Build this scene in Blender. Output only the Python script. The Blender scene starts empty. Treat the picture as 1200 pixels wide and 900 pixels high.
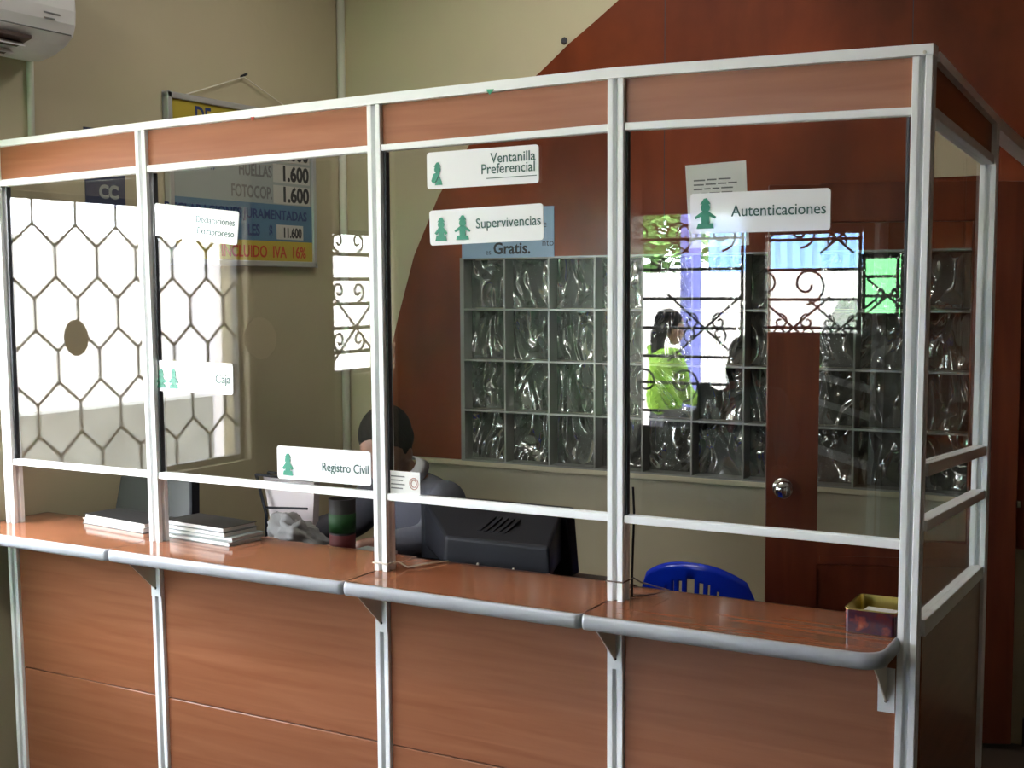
import bpy, bmesh, math, random
from mathutils import Vector, Matrix, Euler
random.seed(7)
S = bpy.context.scene
COL = S.collection
PI = math.pi

# ------------------------------------------------------------------ camera
CAM = Vector((0.50228, -2.56056, 1.51297)); YAW, PIT, ROL, FOC = 0.515724, -0.0756663, -0.00518709, 1469.956
Fd = Vector((-math.sin(YAW)*math.cos(PIT), math.cos(YAW)*math.cos(PIT), math.sin(PIT)))
Rt = Vector((math.cos(YAW), math.sin(YAW), 0)); Up0 = Rt.cross(Fd)
R2 = Rt*math.cos(ROL)+Up0*math.sin(ROL); U2 = -Rt*math.sin(ROL)+Up0*math.cos(ROL)
cd = bpy.data.cameras.new('camera'); cam = bpy.data.objects.new('camera', cd); COL.objects.link(cam)
cam.matrix_world = Matrix(((R2.x, U2.x, -Fd.x, CAM.x), (R2.y, U2.y, -Fd.y, CAM.y), (R2.z, U2.z, -Fd.z, CAM.z), (0, 0, 0, 1)))
cd.sensor_width = 36; cd.lens = FOC/1200*36; cd.clip_start = 0.05; cd.clip_end = 200
S.camera = cam

def at(px, py, axis, v):
    """where the sight line of a photo point meets the real plane axis = v"""
    d = Fd+(px-600)/FOC*R2-(py-450)/FOC*U2
    i = 'xyz'.index(axis); t = (v-CAM[i])/d[i]
    return CAM+d*t

# ------------------------------------------------------------------ helpers
class MB:
    def __init__(s): s.v = []; s.f = []; s.uv = None
    def add(s, vs, fs):
        n = len(s.v); s.v += [tuple(v) for v in vs]; s.f += [tuple(n+i for i in f) for f in fs]; return s
    def box(s, a, b):
        x0, y0, z0 = a; x1, y1, z1 = b
        x0, x1 = min(x0, x1), max(x0, x1); y0, y1 = min(y0, y1), max(y0, y1); z0, z1 = min(z0, z1), max(z0, z1)
        return s.add([(x0,y0,z0),(x1,y0,z0),(x1,y1,z0),(x0,y1,z0),(x0,y0,z1),(x1,y0,z1),(x1,y1,z1),(x0,y1,z1)],
                     [(0,3,2,1),(4,5,6,7),(0,1,5,4),(1,2,6,5),(2,3,7,6),(3,0,4,7)])
    def hexa(s, p):  # eight corners ordered like box
        return s.add(p, [(0,3,2,1),(4,5,6,7),(0,1,5,4),(1,2,6,5),(2,3,7,6),(3,0,4,7)])
    def prism(s, poly, o, ux, uy, n):   # poly 2D, counter-clockwise seen against n
        o, ux, uy, n = Vector(o), Vector(ux), Vector(uy), Vector(n)
        k = len(poly); a = [o+ux*p[0]+uy*p[1] for p in poly]; b = [q+n for q in a]
        return s.add(a+b, [tuple(reversed(range(k))), tuple(range(k, 2*k))]+[(i, (i+1) % k, k+(i+1) % k, k+i) for i in range(k)])
    def tube(s, pts, r, n=8, cap=True):
        pts = [Vector(p) for p in pts]; rs = r if isinstance(r, (list, tuple)) else [r]*len(pts)
        rings = []; ref = None
        for i, p in enumerate(pts):
            t = (pts[min(i+1, len(pts)-1)]-pts[max(i-1, 0)]).normalized()
            if ref is None: ref = Vector((0, 0, 1)) if abs(t.z) < .9 else Vector((1, 0, 0))
            u = (ref-t*ref.dot(t)).normalized(); w = t.cross(u); ref = u
            rings.append([p+(u*math.cos(2*PI*j/n)+w*math.sin(2*PI*j/n))*rs[i] for j in range(n)])
        vs = [v for R in rings for v in R]; fs = []
        for i in range(len(pts)-1):
            for j in range(n):
                fs.append((i*n+j, i*n+(j+1) % n, (i+1)*n+(j+1) % n, (i+1)*n+j))
        if cap: fs += [tuple(reversed(range(n))), tuple(range(len(vs)-n, len(vs)))]
        return s.add(vs, fs)
    def lathe(s, prof, o, axis='z', n=24):
        o = Vector(o); vs = []; fs = []
        for r, h in prof:
            for j in range(n):
                a = 2*PI*j/n; c, q = r*math.cos(a), r*math.sin(a)
                vs.append(o+(Vector((c, q, h)) if axis == 'z' else Vector((c, h, -q)) if axis == 'y' else Vector((h, c, q))))
        for i in range(len(prof)-1):
            for j in range(n): fs.append((i*n+j, i*n+(j+1) % n, (i+1)*n+(j+1) % n, (i+1)*n+j))
        fs += [tuple(reversed(range(n))), tuple(range(len(vs)-n, len(vs)))]
        return s.add(vs, fs)
    def ell(s, c, r, n=16, m=10, rot=None):
        vs = []; fs = []; c = Vector(c)
        for i in range(m+1):
            th = PI*i/m
            for j in range(n):
                a = 2*PI*j/n; v = Vector((r[0]*math.sin(th)*math.cos(a), r[1]*math.sin(th)*math.sin(a), r[2]*math.cos(th)))
                if rot is not None: v = rot @ v
                vs.append(c+v)
        for i in range(m):
            for j in range(n): fs.append((i*n+j, (i+1)*n+j, (i+1)*n+(j+1) % n, i*n+(j+1) % n))
        return s.add(vs, fs)
    def build(s, name, mat, parent=None, smooth=False, bevel=0, seg=2):
        me = bpy.data.meshes.new(name); me.from_pydata(s.v, [], s.f); me.validate(); me.update()
        bm = bmesh.new(); bm.from_mesh(me); bmesh.ops.remove_doubles(bm, verts=bm.verts, dist=1e-6)
        bmesh.ops.recalc_face_normals(bm, faces=bm.faces); bm.to_mesh(me); bm.free()
        if smooth:
            for p in me.polygons: p.use_smooth = True
        me.materials.append(mat)
        o = bpy.data.objects.new(name, me); COL.objects.link(o)
        if parent: put(o, parent)
        if bevel:
            b = o.modifiers.new('b', 'BEVEL'); b.width = bevel; b.segments = seg; b.limit_method = 'ANGLE'; b.angle_limit = 0.6
            b.harden_normals = False
        return o

def put(o, parent):
    o.parent = parent; o.matrix_parent_inverse = Matrix.Translation(-Vector(parent.location)) if parent.get('world_made') else Matrix()
def tag(o, label, cat, group=None, kind=None):
    o['label'] = label; o['category'] = cat
    if group: o['group'] = group
    if kind: o['kind'] = kind
    return o
def thing(name, loc, label, cat, group=None):
    """an Empty at the thing's base; its parts are meshed in world coordinates"""
    o = bpy.data.objects.new(name, None); COL.objects.link(o); o.location = loc; o.empty_display_size = .05
    o['world_made'] = 1
    tag(o, label, cat, group); return o
def struct(o): o['kind'] = 'structure'; return o

def nodes(name):
    m = bpy.data.materials.new(name); m.use_nodes = True; nt = m.node_tree
    return m, nt, nt.nodes['Principled BSDF']
def N(nt, t, **kw):
    n = nt.nodes.new(t)
    for k, v in kw.items(): setattr(n, k, v)
    return n
def plain(name, col, rough=.5, metal=0, spec=.5, noise=0, nscale=8, bump=0, bscale=60, coat=0):
    m, nt, b = nodes(name)
    b.inputs['Base Color'].default_value = (*col, 1); b.inputs['Roughness'].default_value = rough
    b.inputs['Metallic'].default_value = metal; b.inputs['Specular IOR Level'].default_value = spec
    if coat: b.inputs['Coat Weight'].default_value = coat; b.inputs['Coat Roughness'].default_value = .05
    tc = N(nt, 'ShaderNodeTexCoord')
    if noise:
        n = N(nt, 'ShaderNodeTexNoise'); n.inputs['Scale'].default_value = nscale; n.inputs['Detail'].default_value = 5
        r = N(nt, 'ShaderNodeMapRange'); r.inputs['To Min'].default_value = 1-noise; r.inputs['To Max'].default_value = 1+noise
        v = N(nt, 'ShaderNodeVectorMath', operation='SCALE'); v.inputs[0].default_value = col
        nt.links.new(tc.outputs['Object'], n.inputs['Vector']); nt.links.new(n.outputs['Fac'], r.inputs['Value'])
        nt.links.new(r.outputs[0], v.inputs['Scale']); nt.links.new(v.outputs[0], b.inputs['Base Color'])
    if bump:
        n = N(nt, 'ShaderNodeTexNoise'); n.inputs['Scale'].default_value = bscale; n.inputs['Detail'].default_value = 4
        q = N(nt, 'ShaderNodeBump'); q.inputs['Strength'].default_value = bump; q.inputs['Distance'].default_value = .004
        nt.links.new(tc.outputs['Object'], n.inputs['Vector']); nt.links.new(n.outputs['Fac'], q.inputs['Height'])
        nt.links.new(q.outputs[0], b.inputs['Normal'])
    return m
def wood(name, c0, c1, scale=(1, 1, 12), rough=.35, coat=0, blotch=0, stretch=3.0, spec=.5):
    m, nt, b = nodes(name)
    tc = N(nt, 'ShaderNodeTexCoord'); mp = N(nt, 'ShaderNodeMapping'); mp.inputs['Scale'].default_value = scale
    n = N(nt, 'ShaderNodeTexNoise'); n.inputs['Scale'].default_value = stretch; n.inputs['Detail'].default_value = 8; n.inputs['Distortion'].default_value = .6
    r = N(nt, 'ShaderNodeValToRGB'); r.color_ramp.elements[0].color = (*c0, 1); r.color_ramp.elements[1].color = (*c1, 1)
    r.color_ramp.elements[0].position = .3; r.color_ramp.elements[1].position = .72
    nt.links.new(tc.outputs['Object'], mp.inputs[0]); nt.links.new(mp.outputs[0], n.inputs['Vector'])
    nt.links.new(n.outputs['Fac'], r.inputs[0]); src = r.outputs[0]
    if blotch:
        n2 = N(nt, 'ShaderNodeTexNoise'); n2.inputs['Scale'].default_value = 1.7; n2.inputs['Detail'].default_value = 5
        nt.links.new(tc.outputs['Object'], n2.inputs['Vector'])
        q = N(nt, 'ShaderNodeMapRange'); q.inputs['From Min'].default_value = .3; q.inputs['From Max'].default_value = .7
        q.inputs['To Min'].default_value = 1-blotch; q.inputs['To Max'].default_value = 1+blotch
        v = N(nt, 'ShaderNodeVectorMath', operation='SCALE')
        nt.links.new(n2.outputs['Fac'], q.inputs['Value']); nt.links.new(src, v.inputs[0]); nt.links.new(q.outputs[0], v.inputs['Scale']); src = v.outputs[0]
    nt.links.new(src, b.inputs['Base Color']); b.inputs['Roughness'].default_value = rough; b.inputs['Specular IOR Level'].default_value = spec
    if coat: b.inputs['Coat Weight'].default_value = coat; b.inputs['Coat Roughness'].default_value = .08
    return m
def thin_glass(name, tint=(.975, .985, .98), f0=.040, k=1.0):
    m, nt, b = nodes(name); nt.nodes.remove(b); out = nt.nodes['Material Output']
    g = N(nt, 'ShaderNodeNewGeometry'); d = N(nt, 'ShaderNodeVectorMath', operation='DOT_PRODUCT')
    nt.links.new(g.outputs['Normal'], d.inputs[0]); nt.links.new(g.outputs['Incoming'], d.inputs[1])
    def M(op, a, c=None):
        n = N(nt, 'ShaderNodeMath', operation=op)
        for i, x in enumerate((a, c)):
            if x is None: continue
            if isinstance(x, (int, float)): n.inputs[i].default_value = x
            else: nt.links.new(x, n.inputs[i])
        return n.outputs[0]
    f = M('ADD', M('MULTIPLY', M('POWER', M('SUBTRACT', 1.0, M('ABSOLUTE', d.outputs['Value'])), 5.0), (1-f0)*k), f0*(k**.5))
    t = N(nt, 'ShaderNodeBsdfTransparent'); t.inputs[0].default_value = (*tint, 1)
    gl = N(nt, 'ShaderNodeBsdfGlossy'); gl.inputs['Roughness'].default_value = 0.0; gl.inputs[0].default_value = (1, 1, 1, 1)
    mx = N(nt, 'ShaderNodeMixShader'); nt.links.new(f, mx.inputs[0]); nt.links.new(t.outputs[0], mx.inputs[1]); nt.links.new(gl.outputs[0], mx.inputs[2])
    nt.links.new(mx.outputs[0], out.inputs[0]); return m

M_ = {}
M_['khaki'] = plain('khaki_paint', (.45, .39, .26), .55, noise=.10, nscale=2.5, bump=.25, bscale=22)
M_['wall_out'] = plain('customer_wall_paint', (.09, .075, .05), .6, noise=.08, nscale=3)
M_['ceil'] = plain('ceiling_white', (.62, .60, .54), .8, noise=.03)
M_['floor'] = plain('floor_tile', (.055, .040, .030), .35, noise=.25, nscale=6)
M_['alu'] = plain('white_aluminium', (.90, .92, .93), .35, spec=.6, noise=.02, nscale=4)
M_['lam'] = wood('cherry_laminate', (.225, .076, .032), (.30, .116, .056), (1, 1, 16), .32, stretch=2.2, spec=.5)
M_['lamtop'] = wood('cherry_counter_laminate', (.19, .066, .030), (.26, .098, .047), (1, 14, 1), .11, stretch=2.2, spec=.6)
M_['panel'] = wood('red_plywood', (.10, .017, .004), (.175, .033, .008), (4, 1, 1), .42, blotch=.5, stretch=1.0, spec=.12)
M_['door'] = wood('mahogany_door', (.095, .018, .007), (.155, .032, .012), (10, 10, 1), .33, stretch=2.0, coat=.2)
M_['rubber'] = plain('grey_edge_band', (.30, .31, .33), .28, spec=.5, noise=.15, nscale=18)
M_['steel'] = plain('grey_bracket_paint', (.72, .68, .58), .5)
M_['glass'] = thin_glass('clear_float_glass'); M_['glass2'] = thin_glass('coated_side_glass', k=.35)
M_['white'] = plain('white_acrylic', (.90, .90, .92), .06)
M_['green'] = plain('green_vinyl', (.008, .20, .12), .5)
M_['gtext'] = plain('grey_green_vinyl', (.012, .075, .062), .5)
M_['paper'] = plain('paper', (.72, .71, .68), .7, noise=.05, nscale=20)
M_['ink'] = plain('grey_ink', (.16, .16, .16), .7)
M_['black'] = plain('black_print', (.012, .013, .02), .6)
M_['blackp'] = plain('black_plastic', (.006, .0065, .010), .5, spec=.2, bump=.1, bscale=200)
M_['blackg'] = plain('charcoal_plastic', (.03, .032, .038), .5)
M_['sky'] = plain('light_blue_board', (.22, .33, .48), .5)
M_['navy'] = plain('navy_board', (.03, .04, .09), .5)
M_['yellow'] = plain('yellow_print', (.42, .32, .03), .5)
M_['blueb'] = plain('blue_print', (.06, .15, .25), .5)
M_['greyb'] = plain('pale_grey_print', (.29, .32, .31), .5)
M_['red'] = plain('red_print', (.45, .03, .015), .5)
M_['bluet'] = plain('dark_blue_print', (.01, .03, .14), .5)
M_['iron'] = plain('wrought_iron', (.035, .03, .03), .5)
M_['irong'] = plain('grey_iron', (.06, .058, .055), .5)
M_['chrome'] = plain('chrome', (.8, .8, .8), .09, metal=1)
M_['gold'] = plain('gold_tin', (.62, .50, .16), .28, metal=1)
M_['chair'] = plain('blue_plastic', (.004, .03, .52), .22, spec=.6)
M_['acw'] = plain('ac_white', (.66, .64, .64), .4)
M_['pvc'] = plain('pvc_white', (.55, .54, .45), .5)
M_['hair'] = plain('black_hair', (.004, .0035, .0035), .8, spec=.08, bump=.3, bscale=160)
M_['skin'] = plain('brown_skin', (.20, .090, .055), .5, noise=.08, nscale=20)
M_['shirt'] = plain('slate_shirt', (.050, .050, .066), .8, noise=.25, nscale=9, bump=.5, bscale=25)
M_['cloth'] = plain('dark_trousers', (.03, .03, .04), .8)
M_['collar'] = plain('white_collar', (.7, .7, .74), .7)
M_['lime'] = plain('lime_shirt', (.33, .62, .05), .7)
M_['rose'] = plain('red_strap', (.5, .06, .07), .7)
M_['greys'] = plain('grey_blouse', (.12, .15, .15), .8)
M_['extw'] = plain('white_stucco', (.80, .79, .78), .8)
M_['extg'] = plain('grey_concrete', (.115, .12, .115), .85, noise=.55, nscale=5)
M_['exts'] = plain('sunlit_ground', (.35, .33, .30), .9)
M_['extb'] = plain('blue_sheet', (.22, .42, .75), .6)
M_['extlime'] = plain('green_wall', (.12, .5, .16), .8)
M_['colblue'] = plain('violet_column', (.09, .10, .30), .7)
M_['leaf'] = plain('leaf_green', (.12, .27, .06), .7)
M_['bark'] = plain('bark', (.10, .07, .05), .9)
M_['deskw'] = plain('dark_desk', (.045, .02, .013), .35, noise=.2)
M_['cloud'] = plain('grey_bag', (.17, .165, .16), .6, bump=1.0, bscale=18)

def textobj(txt, size, mat, o, ux, uy, name='lettering', parent=None, align='LEFT', bold=0, th=.0006, xs=1.0):
    """letters as a thin mesh; o = baseline point, ux = reading direction, uy = up"""
    cu = bpy.data.curves.new('t', 'FONT'); cu.body = txt; cu.size = size; cu.align_x = align; cu.extrude = th/2; cu.offset = bold; cu.resolution_u = 3
    t = bpy.data.objects.new('t', cu); COL.objects.link(t)
    bpy.context.view_layer.update()
    me = bpy.data.meshes.new_from_object(t.evaluated_get(bpy.context.evaluated_depsgraph_get()))
    bpy.data.objects.remove(t); me.materials.clear(); me.materials.append(mat)
    ux, uy = Vector(ux).normalized(), Vector(uy).normalized(); n = ux.cross(uy)
    for v in me.vertices: v.co = Vector(o)+ux*v.co.x*xs+uy*v.co.y+n*v.co.z
    ob = bpy.data.objects.new(name, me); COL.objects.link(ob)
    if parent: put(ob, parent)
    return ob

def rrect(w, h, r, n=5):
    out = []
    for cx, cy, a0 in ((w-r, r, -PI/2), (w-r, h-r, 0), (r, h-r, PI/2), (r, r, PI)):
        for i in range(n+1):
            a = a0+PI/2*i/n; out.append((cx+r*math.cos(a), cy+r*math.sin(a)))
    return out

# ------------------------------------------------------------------ the room
XL, YB, ZC = -2.79, 1.79, 3.1
XR = 2.6; YF = -4.9
# floor, ceiling
struct(MB().box((XL-.15, YF-.2, -.12), (XR+.2, YB+.2, 0)).build('floor', M_['floor']))
struct(MB().box((XL-.3, YF-.2, ZC), (XR+.2, YB+.2, ZC+.15)).build('ceiling', M_['ceil']))

# left wall with the hexagon grille window, runs past the partition into the customer side
HY0, HY1, HZ0, HZ1 = -1.135, -.040, .853, 1.832
w = MB()
SA, SB = at(390, 270, 'x', XL), at(461, 270, 'x', XL); SZ0 = at(392, 441, 'x', XL).z; SZ1 = (SA.z+SB.z)/2; SY0, SY1 = .04-SB.y, .04-SA.y
for a, b in (((SY1, 0), (YB, HZ0)), ((SY1, HZ1), (YB, ZC)), ((SY1, HZ0), (HY0, HZ1)), ((HY1, HZ0), (YB, HZ1)), ((SY0, 0), (SY1, SZ0)), ((SY0, SZ1), (SY1, ZC)), ((YF, 0), (SY0, ZC))):
    w.box((XL-.14, a[0], a[1]), (XL, b[0], b[1]))
struct(w.build('wall_left', M_['khaki']))
struct(MB().box((XL, YF, 0), (XL+.012, SY0-.02, ZC)).box((XL, SY1+.02, 0), (XL+.012, HY0-.03, ZC)).build('added_dark_skin', M_['wall_out']))  # dark skin added over the khaki so the partition glass mirrors less haze
# back wall (khaki), right wall, far wall of the customer room
struct(MB().box((XL-.14, YB, 0), (XR+.2, YB+.15, ZC)).build('wall_back', M_['khaki']))
struct(MB().box((XR, YF, 0), (XR+.15, YB, ZC)).build('wall_right', M_['wall_out']))
struct(MB().box((XL-.002, 0.10, 0), (XL+.012, YB, .07)).build('baseboard_left', M_['deskw']))
struct(MB().box((-.03, YB-.014, 0), (XR, YB, .095)).build('baseboard_back', M_['deskw']))
# sill ledge under the glass blocks
struct(MB().box((-2.56, YB-.034, .795), (-.05, YB, .818)).build('trim_1', M_['khaki'], bevel=.004))
# red plywood cladding with its curved left edge
cl = [(-2.60, .80)]
arc = [(-2.590, .932), (-2.552, 1.187), (-2.490, 1.400), (-2.408, 1.651), (-2.285, 1.891), (-2.115, 2.115), (-1.960, 2.245), (-1.805, 2.352), (-1.690, 2.440), (-1.586, 2.508), (-1.477, 2.583), (-1.30, 2.67), (-1.08, 2.76), (-.80, 2.83), (-.40, 2.87), (.2, 2.88)]
WX0, WX1, WZ0, WZ1 = -2.175, -.200, .82, 1.635
bm_ = MB(); T = .03
def clad(poly): bm_.prism(poly, (0, YB-T, 0), (1, 0, 0), (0, 0, 1), (0, T, 0))
la = [(-2.60, .82)]+arc
# left of the window, strip by strip under the curve, then above and right of it
left = [p for p in la if p[0] < WX0]
# curve meets x = WX0 here
def zc(x):
    for a, b in zip(la, la[1:]):
        if a[0] <= x <= b[0] and b[0] > a[0]: return a[1]+(b[1]-a[1])*(x-a[0])/(b[0]-a[0])
    return 2.88
clad([(WX0, .82), (WX0, zc(WX0))]+list(reversed(left[:])) )
right = [p for p in la if p[0] > WX0]
clad([(WX0, zc(WX0))]+[(WX0, WZ1), (.2, WZ1)]+list(reversed(right)))
clad([(WX1, .66), (.2, .66), (.2, WZ1), (WX1, WZ1)])
clad([(.203, .66), (XR, .66), (XR, 2.88), (.203, 2.88)])
for sx_ in (-1.30, -.42):
    MB().box((sx_-.0012, YB-T-.0008, 1.70 if sx_ > -2.17 else .8), (sx_+.0012, YB-T+.004, 2.64 if sx_ < -1 else 2.86)).build('trim_7', M_['black'])['kind'] = 'structure'
c = bm_.build('wood_cladding', M_['panel']); c['kind'] = 'structure'; c.name = 'trim_2'
struct(MB().tube([(-1.71, YB-.034, 2.447), (-1.70, YB-.05, 2.45)], .012, 8).build('trim_3', M_['black']))
struct(MB().box((at(1093, 140, 'y', YB-T).x, YB-T-.006, at(1120, 207, 'y', YB-T).z), (at(1154, 140, 'y', YB-T).x, YB-T+.004, at(1120, 140, 'y', YB-T).z)).build('reflection_patch', M_['khaki']))  # khaki patch standing in for a pale reflection in the side glass

# glass block window: frame grid, hollow cells, wavy rear faces
NX, NZ, PW, PH = 10, 4, .1975, .20375
win = bpy.data.objects.new('window_1', None); COL.objects.link(win); win.location = (WX0, YB, WZ0); win['world_made'] = 1
win['kind'] = 'structure'; win['label'] = 'grid of wavy glass blocks in four rows set in the red plywood wall'
m, nt, b = nodes('block_side_glass')
b.inputs['Base Color'].default_value = (.21, .21, .19, 1); b.inputs['Roughness'].default_value = .25
M_['bside'] = m
m, nt, b = nodes('wavy_block_glass')
b.inputs['Base Color'].default_value = (.11, .113, .10, 1); b.inputs['Roughness'].default_value = .10; b.inputs['Specular IOR Level'].default_value = 1.0
b.inputs['IOR'].default_value = 2.3
uvn = N(nt, 'ShaderNodeUVMap'); n1 = N(nt, 'ShaderNodeTexNoise'); n1.inputs['Scale'].default_value = 1.5; n1.inputs['Detail'].default_value = 1.0; n1.inputs['Distortion'].default_value = 1.6
n2 = N(nt, 'ShaderNodeTexVoronoi', feature='SMOOTH_F1'); n2.inputs['Scale'].default_value = 2.0
mpn = N(nt, 'ShaderNodeMapping'); mpn.inputs['Scale'].default_value = (1.0, .55, 1); mpn.inputs['Rotation'].default_value = (0, 0, .5)
nt.links.new(uvn.outputs[0], mpn.inputs[0]); nt.links.new(mpn.outputs[0], n1.inputs['Vector']); nt.links.new(mpn.outputs[0], n2.inputs['Vector'])
ad = N(nt, 'ShaderNodeMath', operation='ADD'); nt.links.new(n1.outputs['Fac'], ad.inputs[0]); nt.links.new(n2.outputs['Distance'], ad.inputs[1])
bp = N(nt, 'ShaderNodeBump'); bp.inputs['Strength'].default_value = 1.0; bp.inputs['Distance'].default_value = .15
nt.links.new(ad.outputs[0], bp.inputs['Height']); nt.links.new(bp.outputs[0], b.inputs['Normal'])
M_['wavy'] = m
grid = MB()
for i in range(NX+1):
    x = WX0+i*PW; h = .0033 if 0 < i < NX else .009
    grid.box((x-h, YB-.034, WZ0), (x+h, YB+.06, WZ1))
for k in range(NZ+1):
    z = WZ0+k*PH; h = .0036
    grid.box((WX0-.01, YB-.033, z-h), (WX0+NX*PW+.01, YB+.06, z+h))
grid.build('mortar_grid', M_['bside'], win)
# wavy faces, one offset patch of pattern per block
me = bpy.data.meshes.new('wavy_panes'); vs = []; fs = []; uvs = []
for i in range(NX):
    for k in range(NZ):
        x0 = WX0+i*PW+.006; x1 = x0+PW-.012; z0 = WZ0+k*PH+.006; z1 = z0+PH-.012
        nn = 6; ou, ov = random.random()*9, random.random()*9; base = len(vs)
        for a in range(nn+1):
            for c2 in range(nn+1):
                s, t = a/nn, c2/nn
                vs.append((x0+(x1-x0)*s, YB+.028-.010*math.sin(PI*s)*math.sin(PI*t), z0+(z1-z0)*t))
        for a in range(nn):
            for c2 in range(nn):
                q = base+a*(nn+1)+c2; fs.append((q, q+nn+1, q+nn+2, q+1))
                for (aa, cc) in ((a, c2), (a+1, c2), (a+1, c2+1), (a, c2+1)): uvs.append((ou+aa/nn, ov+cc/nn))
me.from_pydata(vs, [], fs); uvl = me.uv_layers.new(name='uv')
for i, u in enumerate(uvs): uvl.data[i].uv = u
for p in me.polygons: p.use_smooth = True
me.materials.append(M_['wavy']); wp = bpy.data.objects.new('wavy_glass', me); COL.objects.link(wp); put(wp, win)
# cut the recess for the window in the back wall
cut = MB().box((WX0, YB-.05, WZ0), (WX0+NX*PW, YB+.07, WZ1)).build('cut', M_['black'])
wb = bpy.data.objects['wall_back']; bo = wb.modifiers.new('c', 'BOOLEAN'); bo.object = cut; bo.operation = 'DIFFERENCE'; bo.solver = 'EXACT'
bpy.context.view_layer.update()
me2 = bpy.data.meshes.new_from_object(wb.evaluated_get(bpy.context.evaluated_depsgraph_get())); wb.modifiers.clear(); wb.data = me2; bpy.data.objects.remove(cut)

# corner conduit and the pipe below the air conditioner
struct(MB().tube([(XL+.018, YB-.022, 0), (XL+.018, YB-.022, ZC)], .017, 10).build('trim_5', M_['pvc'], smooth=True))

# hexagon grille window in the left wall, customer side
h = struct(bpy.data.objects.new('window_2', None)); COL.objects.link(h); h.location = (XL, HY0, HZ0); h['world_made'] = 1
g = MB(); py_, vert, dz = .1755, .101, .072; row = vert+dz; t = .0048
def bar(y0, z0, y1, z1):
    c = [(y0, z0), (y1, z1)]
    lo = (HY0, HZ0); hi = (HY1, HZ1)
    # clip to the opening
    d = (y1-y0, z1-z0); a, b2 = 0., 1.
    for i in (0, 1):
        if abs(d[i]) < 1e-9:
            if not lo[i] <= c[0][i] <= hi[i]: return
            continue
        u0, u1 = (lo[i]-c[0][i])/d[i], (hi[i]-c[0][i])/d[i]
        if u0 > u1: u0, u1 = u1, u0
        a, b2 = max(a, u0), min(b2, u1)
    if b2-a < 1e-3: return
    p = Vector((XL-.05, y0+d[0]*a, z0+d[1]*a)); q = Vector((XL-.05, y0+d[0]*b2, z0+d[1]*b2))
    g.tube([p, q], t*1.25, 6)
for r in range(-1, 8):
    zt = 1.733-r*row
    for k in range(-1, 9):
        y = -(.172+k*py_)+(py_/2 if r % 2 else 0)
        bar(y, zt, y-py_/2, zt-dz); bar(y, zt, y+py_/2, zt-dz)
        bar(y, zt, y, zt+vert)
g.build('hexagon_grille', M_['irong'], h)
f = MB(); e = .022
for a, b2 in (((HY0, HZ0), (HY1, HZ0+e)), ((HY0, HZ1-e), (HY1, HZ1)), ((HY0, HZ0), (HY0+e, HZ1)), ((HY1-e, HZ0), (HY1, HZ1))):
    f.box((XL-.065, a[0], a[1]), (XL-.035, b2[0], b2[1]))
f.build('window_frame', M_['irong'], h)

# far wall of the customer room with its scroll grilles (seen mirrored in the partition glass)
def mir(px, py, d=-YF):          # a point seen mirrored: real place is on the customer side
    p = at(px, py, 'y', d); return p.x, p.z
xa0, za1 = mir(390, 270); xa1, _ = mir(461, 270); za0 = mir(390, 440)[1]
xb0, zb1 = mir(740, 249); xb1, _ = mir(871, 300); xc0 = mir(892, 300)[0]; xc1, zc1 = mir(1010, 268)
zb0 = mir(745, 502)[1]; zc0 = mir(950, 394)[1]; zd1 = mir(1030, 298)[1]; xd1 = mir(1054, 300)[0]; zd0 = mir(1030, 372)[1]
ops = [(xb0, xb1, zb0, zb1), (xc0, xc1, zc0, zc1), (xc1+.0, xd1, zd0, zd1)]
w = MB(); xs = sorted({XL-.14, XR}|{o[0] for o in ops}|{o[1] for o in ops})
for x0, x1 in zip(xs, xs[1:]):
    oo = [o for o in ops if o[0] <= x0+1e-6 and o[1] >= x1-1e-6]
    if not oo: w.box((x0, YF-.15, 0), (x1, YF, ZC))
    else:
        w.box((x0, YF-.15, 0), (x1, YF, oo[0][2])); w.box((x0, YF-.15, oo[0][3]), (x1, YF, ZC))
struct(w.build('wall_front', M_['wall_out']))
def spiral(c, r0, turns, a0, sgn=1, n=22):
    return [(c[0]+sgn*(r0*(1-.80*i/n))*math.cos(a0+turns*2*PI*i/n), YF+.02, c[1]+(r0*(1-.80*i/n))*math.sin(a0+turns*2*PI*i/n)) for i in range(n+1)]
def scroll_window(num, x0, x1, z0, z1, barz, motifs):
    o = struct(bpy.data.objects.new('window_%d' % num, None)); COL.objects.link(o); o.location = (x0, YF, z0); o['world_made'] = 1
    q = MB()
    for z in barz:
        if z0 < z < z1: q.tube([(x0, YF+.02, z), (x1, YF+.02, z)], .009, 6)
    for x in (x0+.012, x1-.012): q.tube([(x, YF+.02, z0), (x, YF+.02, z1)], .011, 6)
    for z in (z0+.012, z1-.012): q.tube([(x0, YF+.02, z), (x1, YF+.02, z)], .011, 6)
    for kind, cx, cz, s in motifs:
        if kind == 's':       # two facing scrolls
            for sg in (1, -1):
                q.tube(spiral((cx+sg*s*.55, cz), s*.5, 1.25, -PI*.5, sg), .007, 6)
        elif kind == 'x':     # crossing rods ending in curls
            for a, b2 in ((1, 1), (1, -1), (-1, 1), (-1, -1)):
                q.tube([(cx, YF+.02, cz), (cx+a*s, YF+.02, cz+b2*s*.85)], .007, 6)
                q.tube(spiral((cx+a*s*.38, cz+b2*s*.16), s*.22, 1.1, PI*.5*b2, a), .006, 6)
    q.build('scroll_grille', M_['iron'], o)
zbar = [mir(760, y)[1] for y in (281, 316, 350, 384, 417, 448, 481)]
bw = xb1-xb0
scroll_window(3, xb0, xb1, zb0, zb1, zbar, [('s', xb0+.17, zbar[0]+.02, .24), ('x', xb0+bw*.66, zbar[3], .25), ('s', xb0+.22, zbar[5], .24), ('s', xb0+bw*.66, zbar[0]+.02, .2)])
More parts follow.
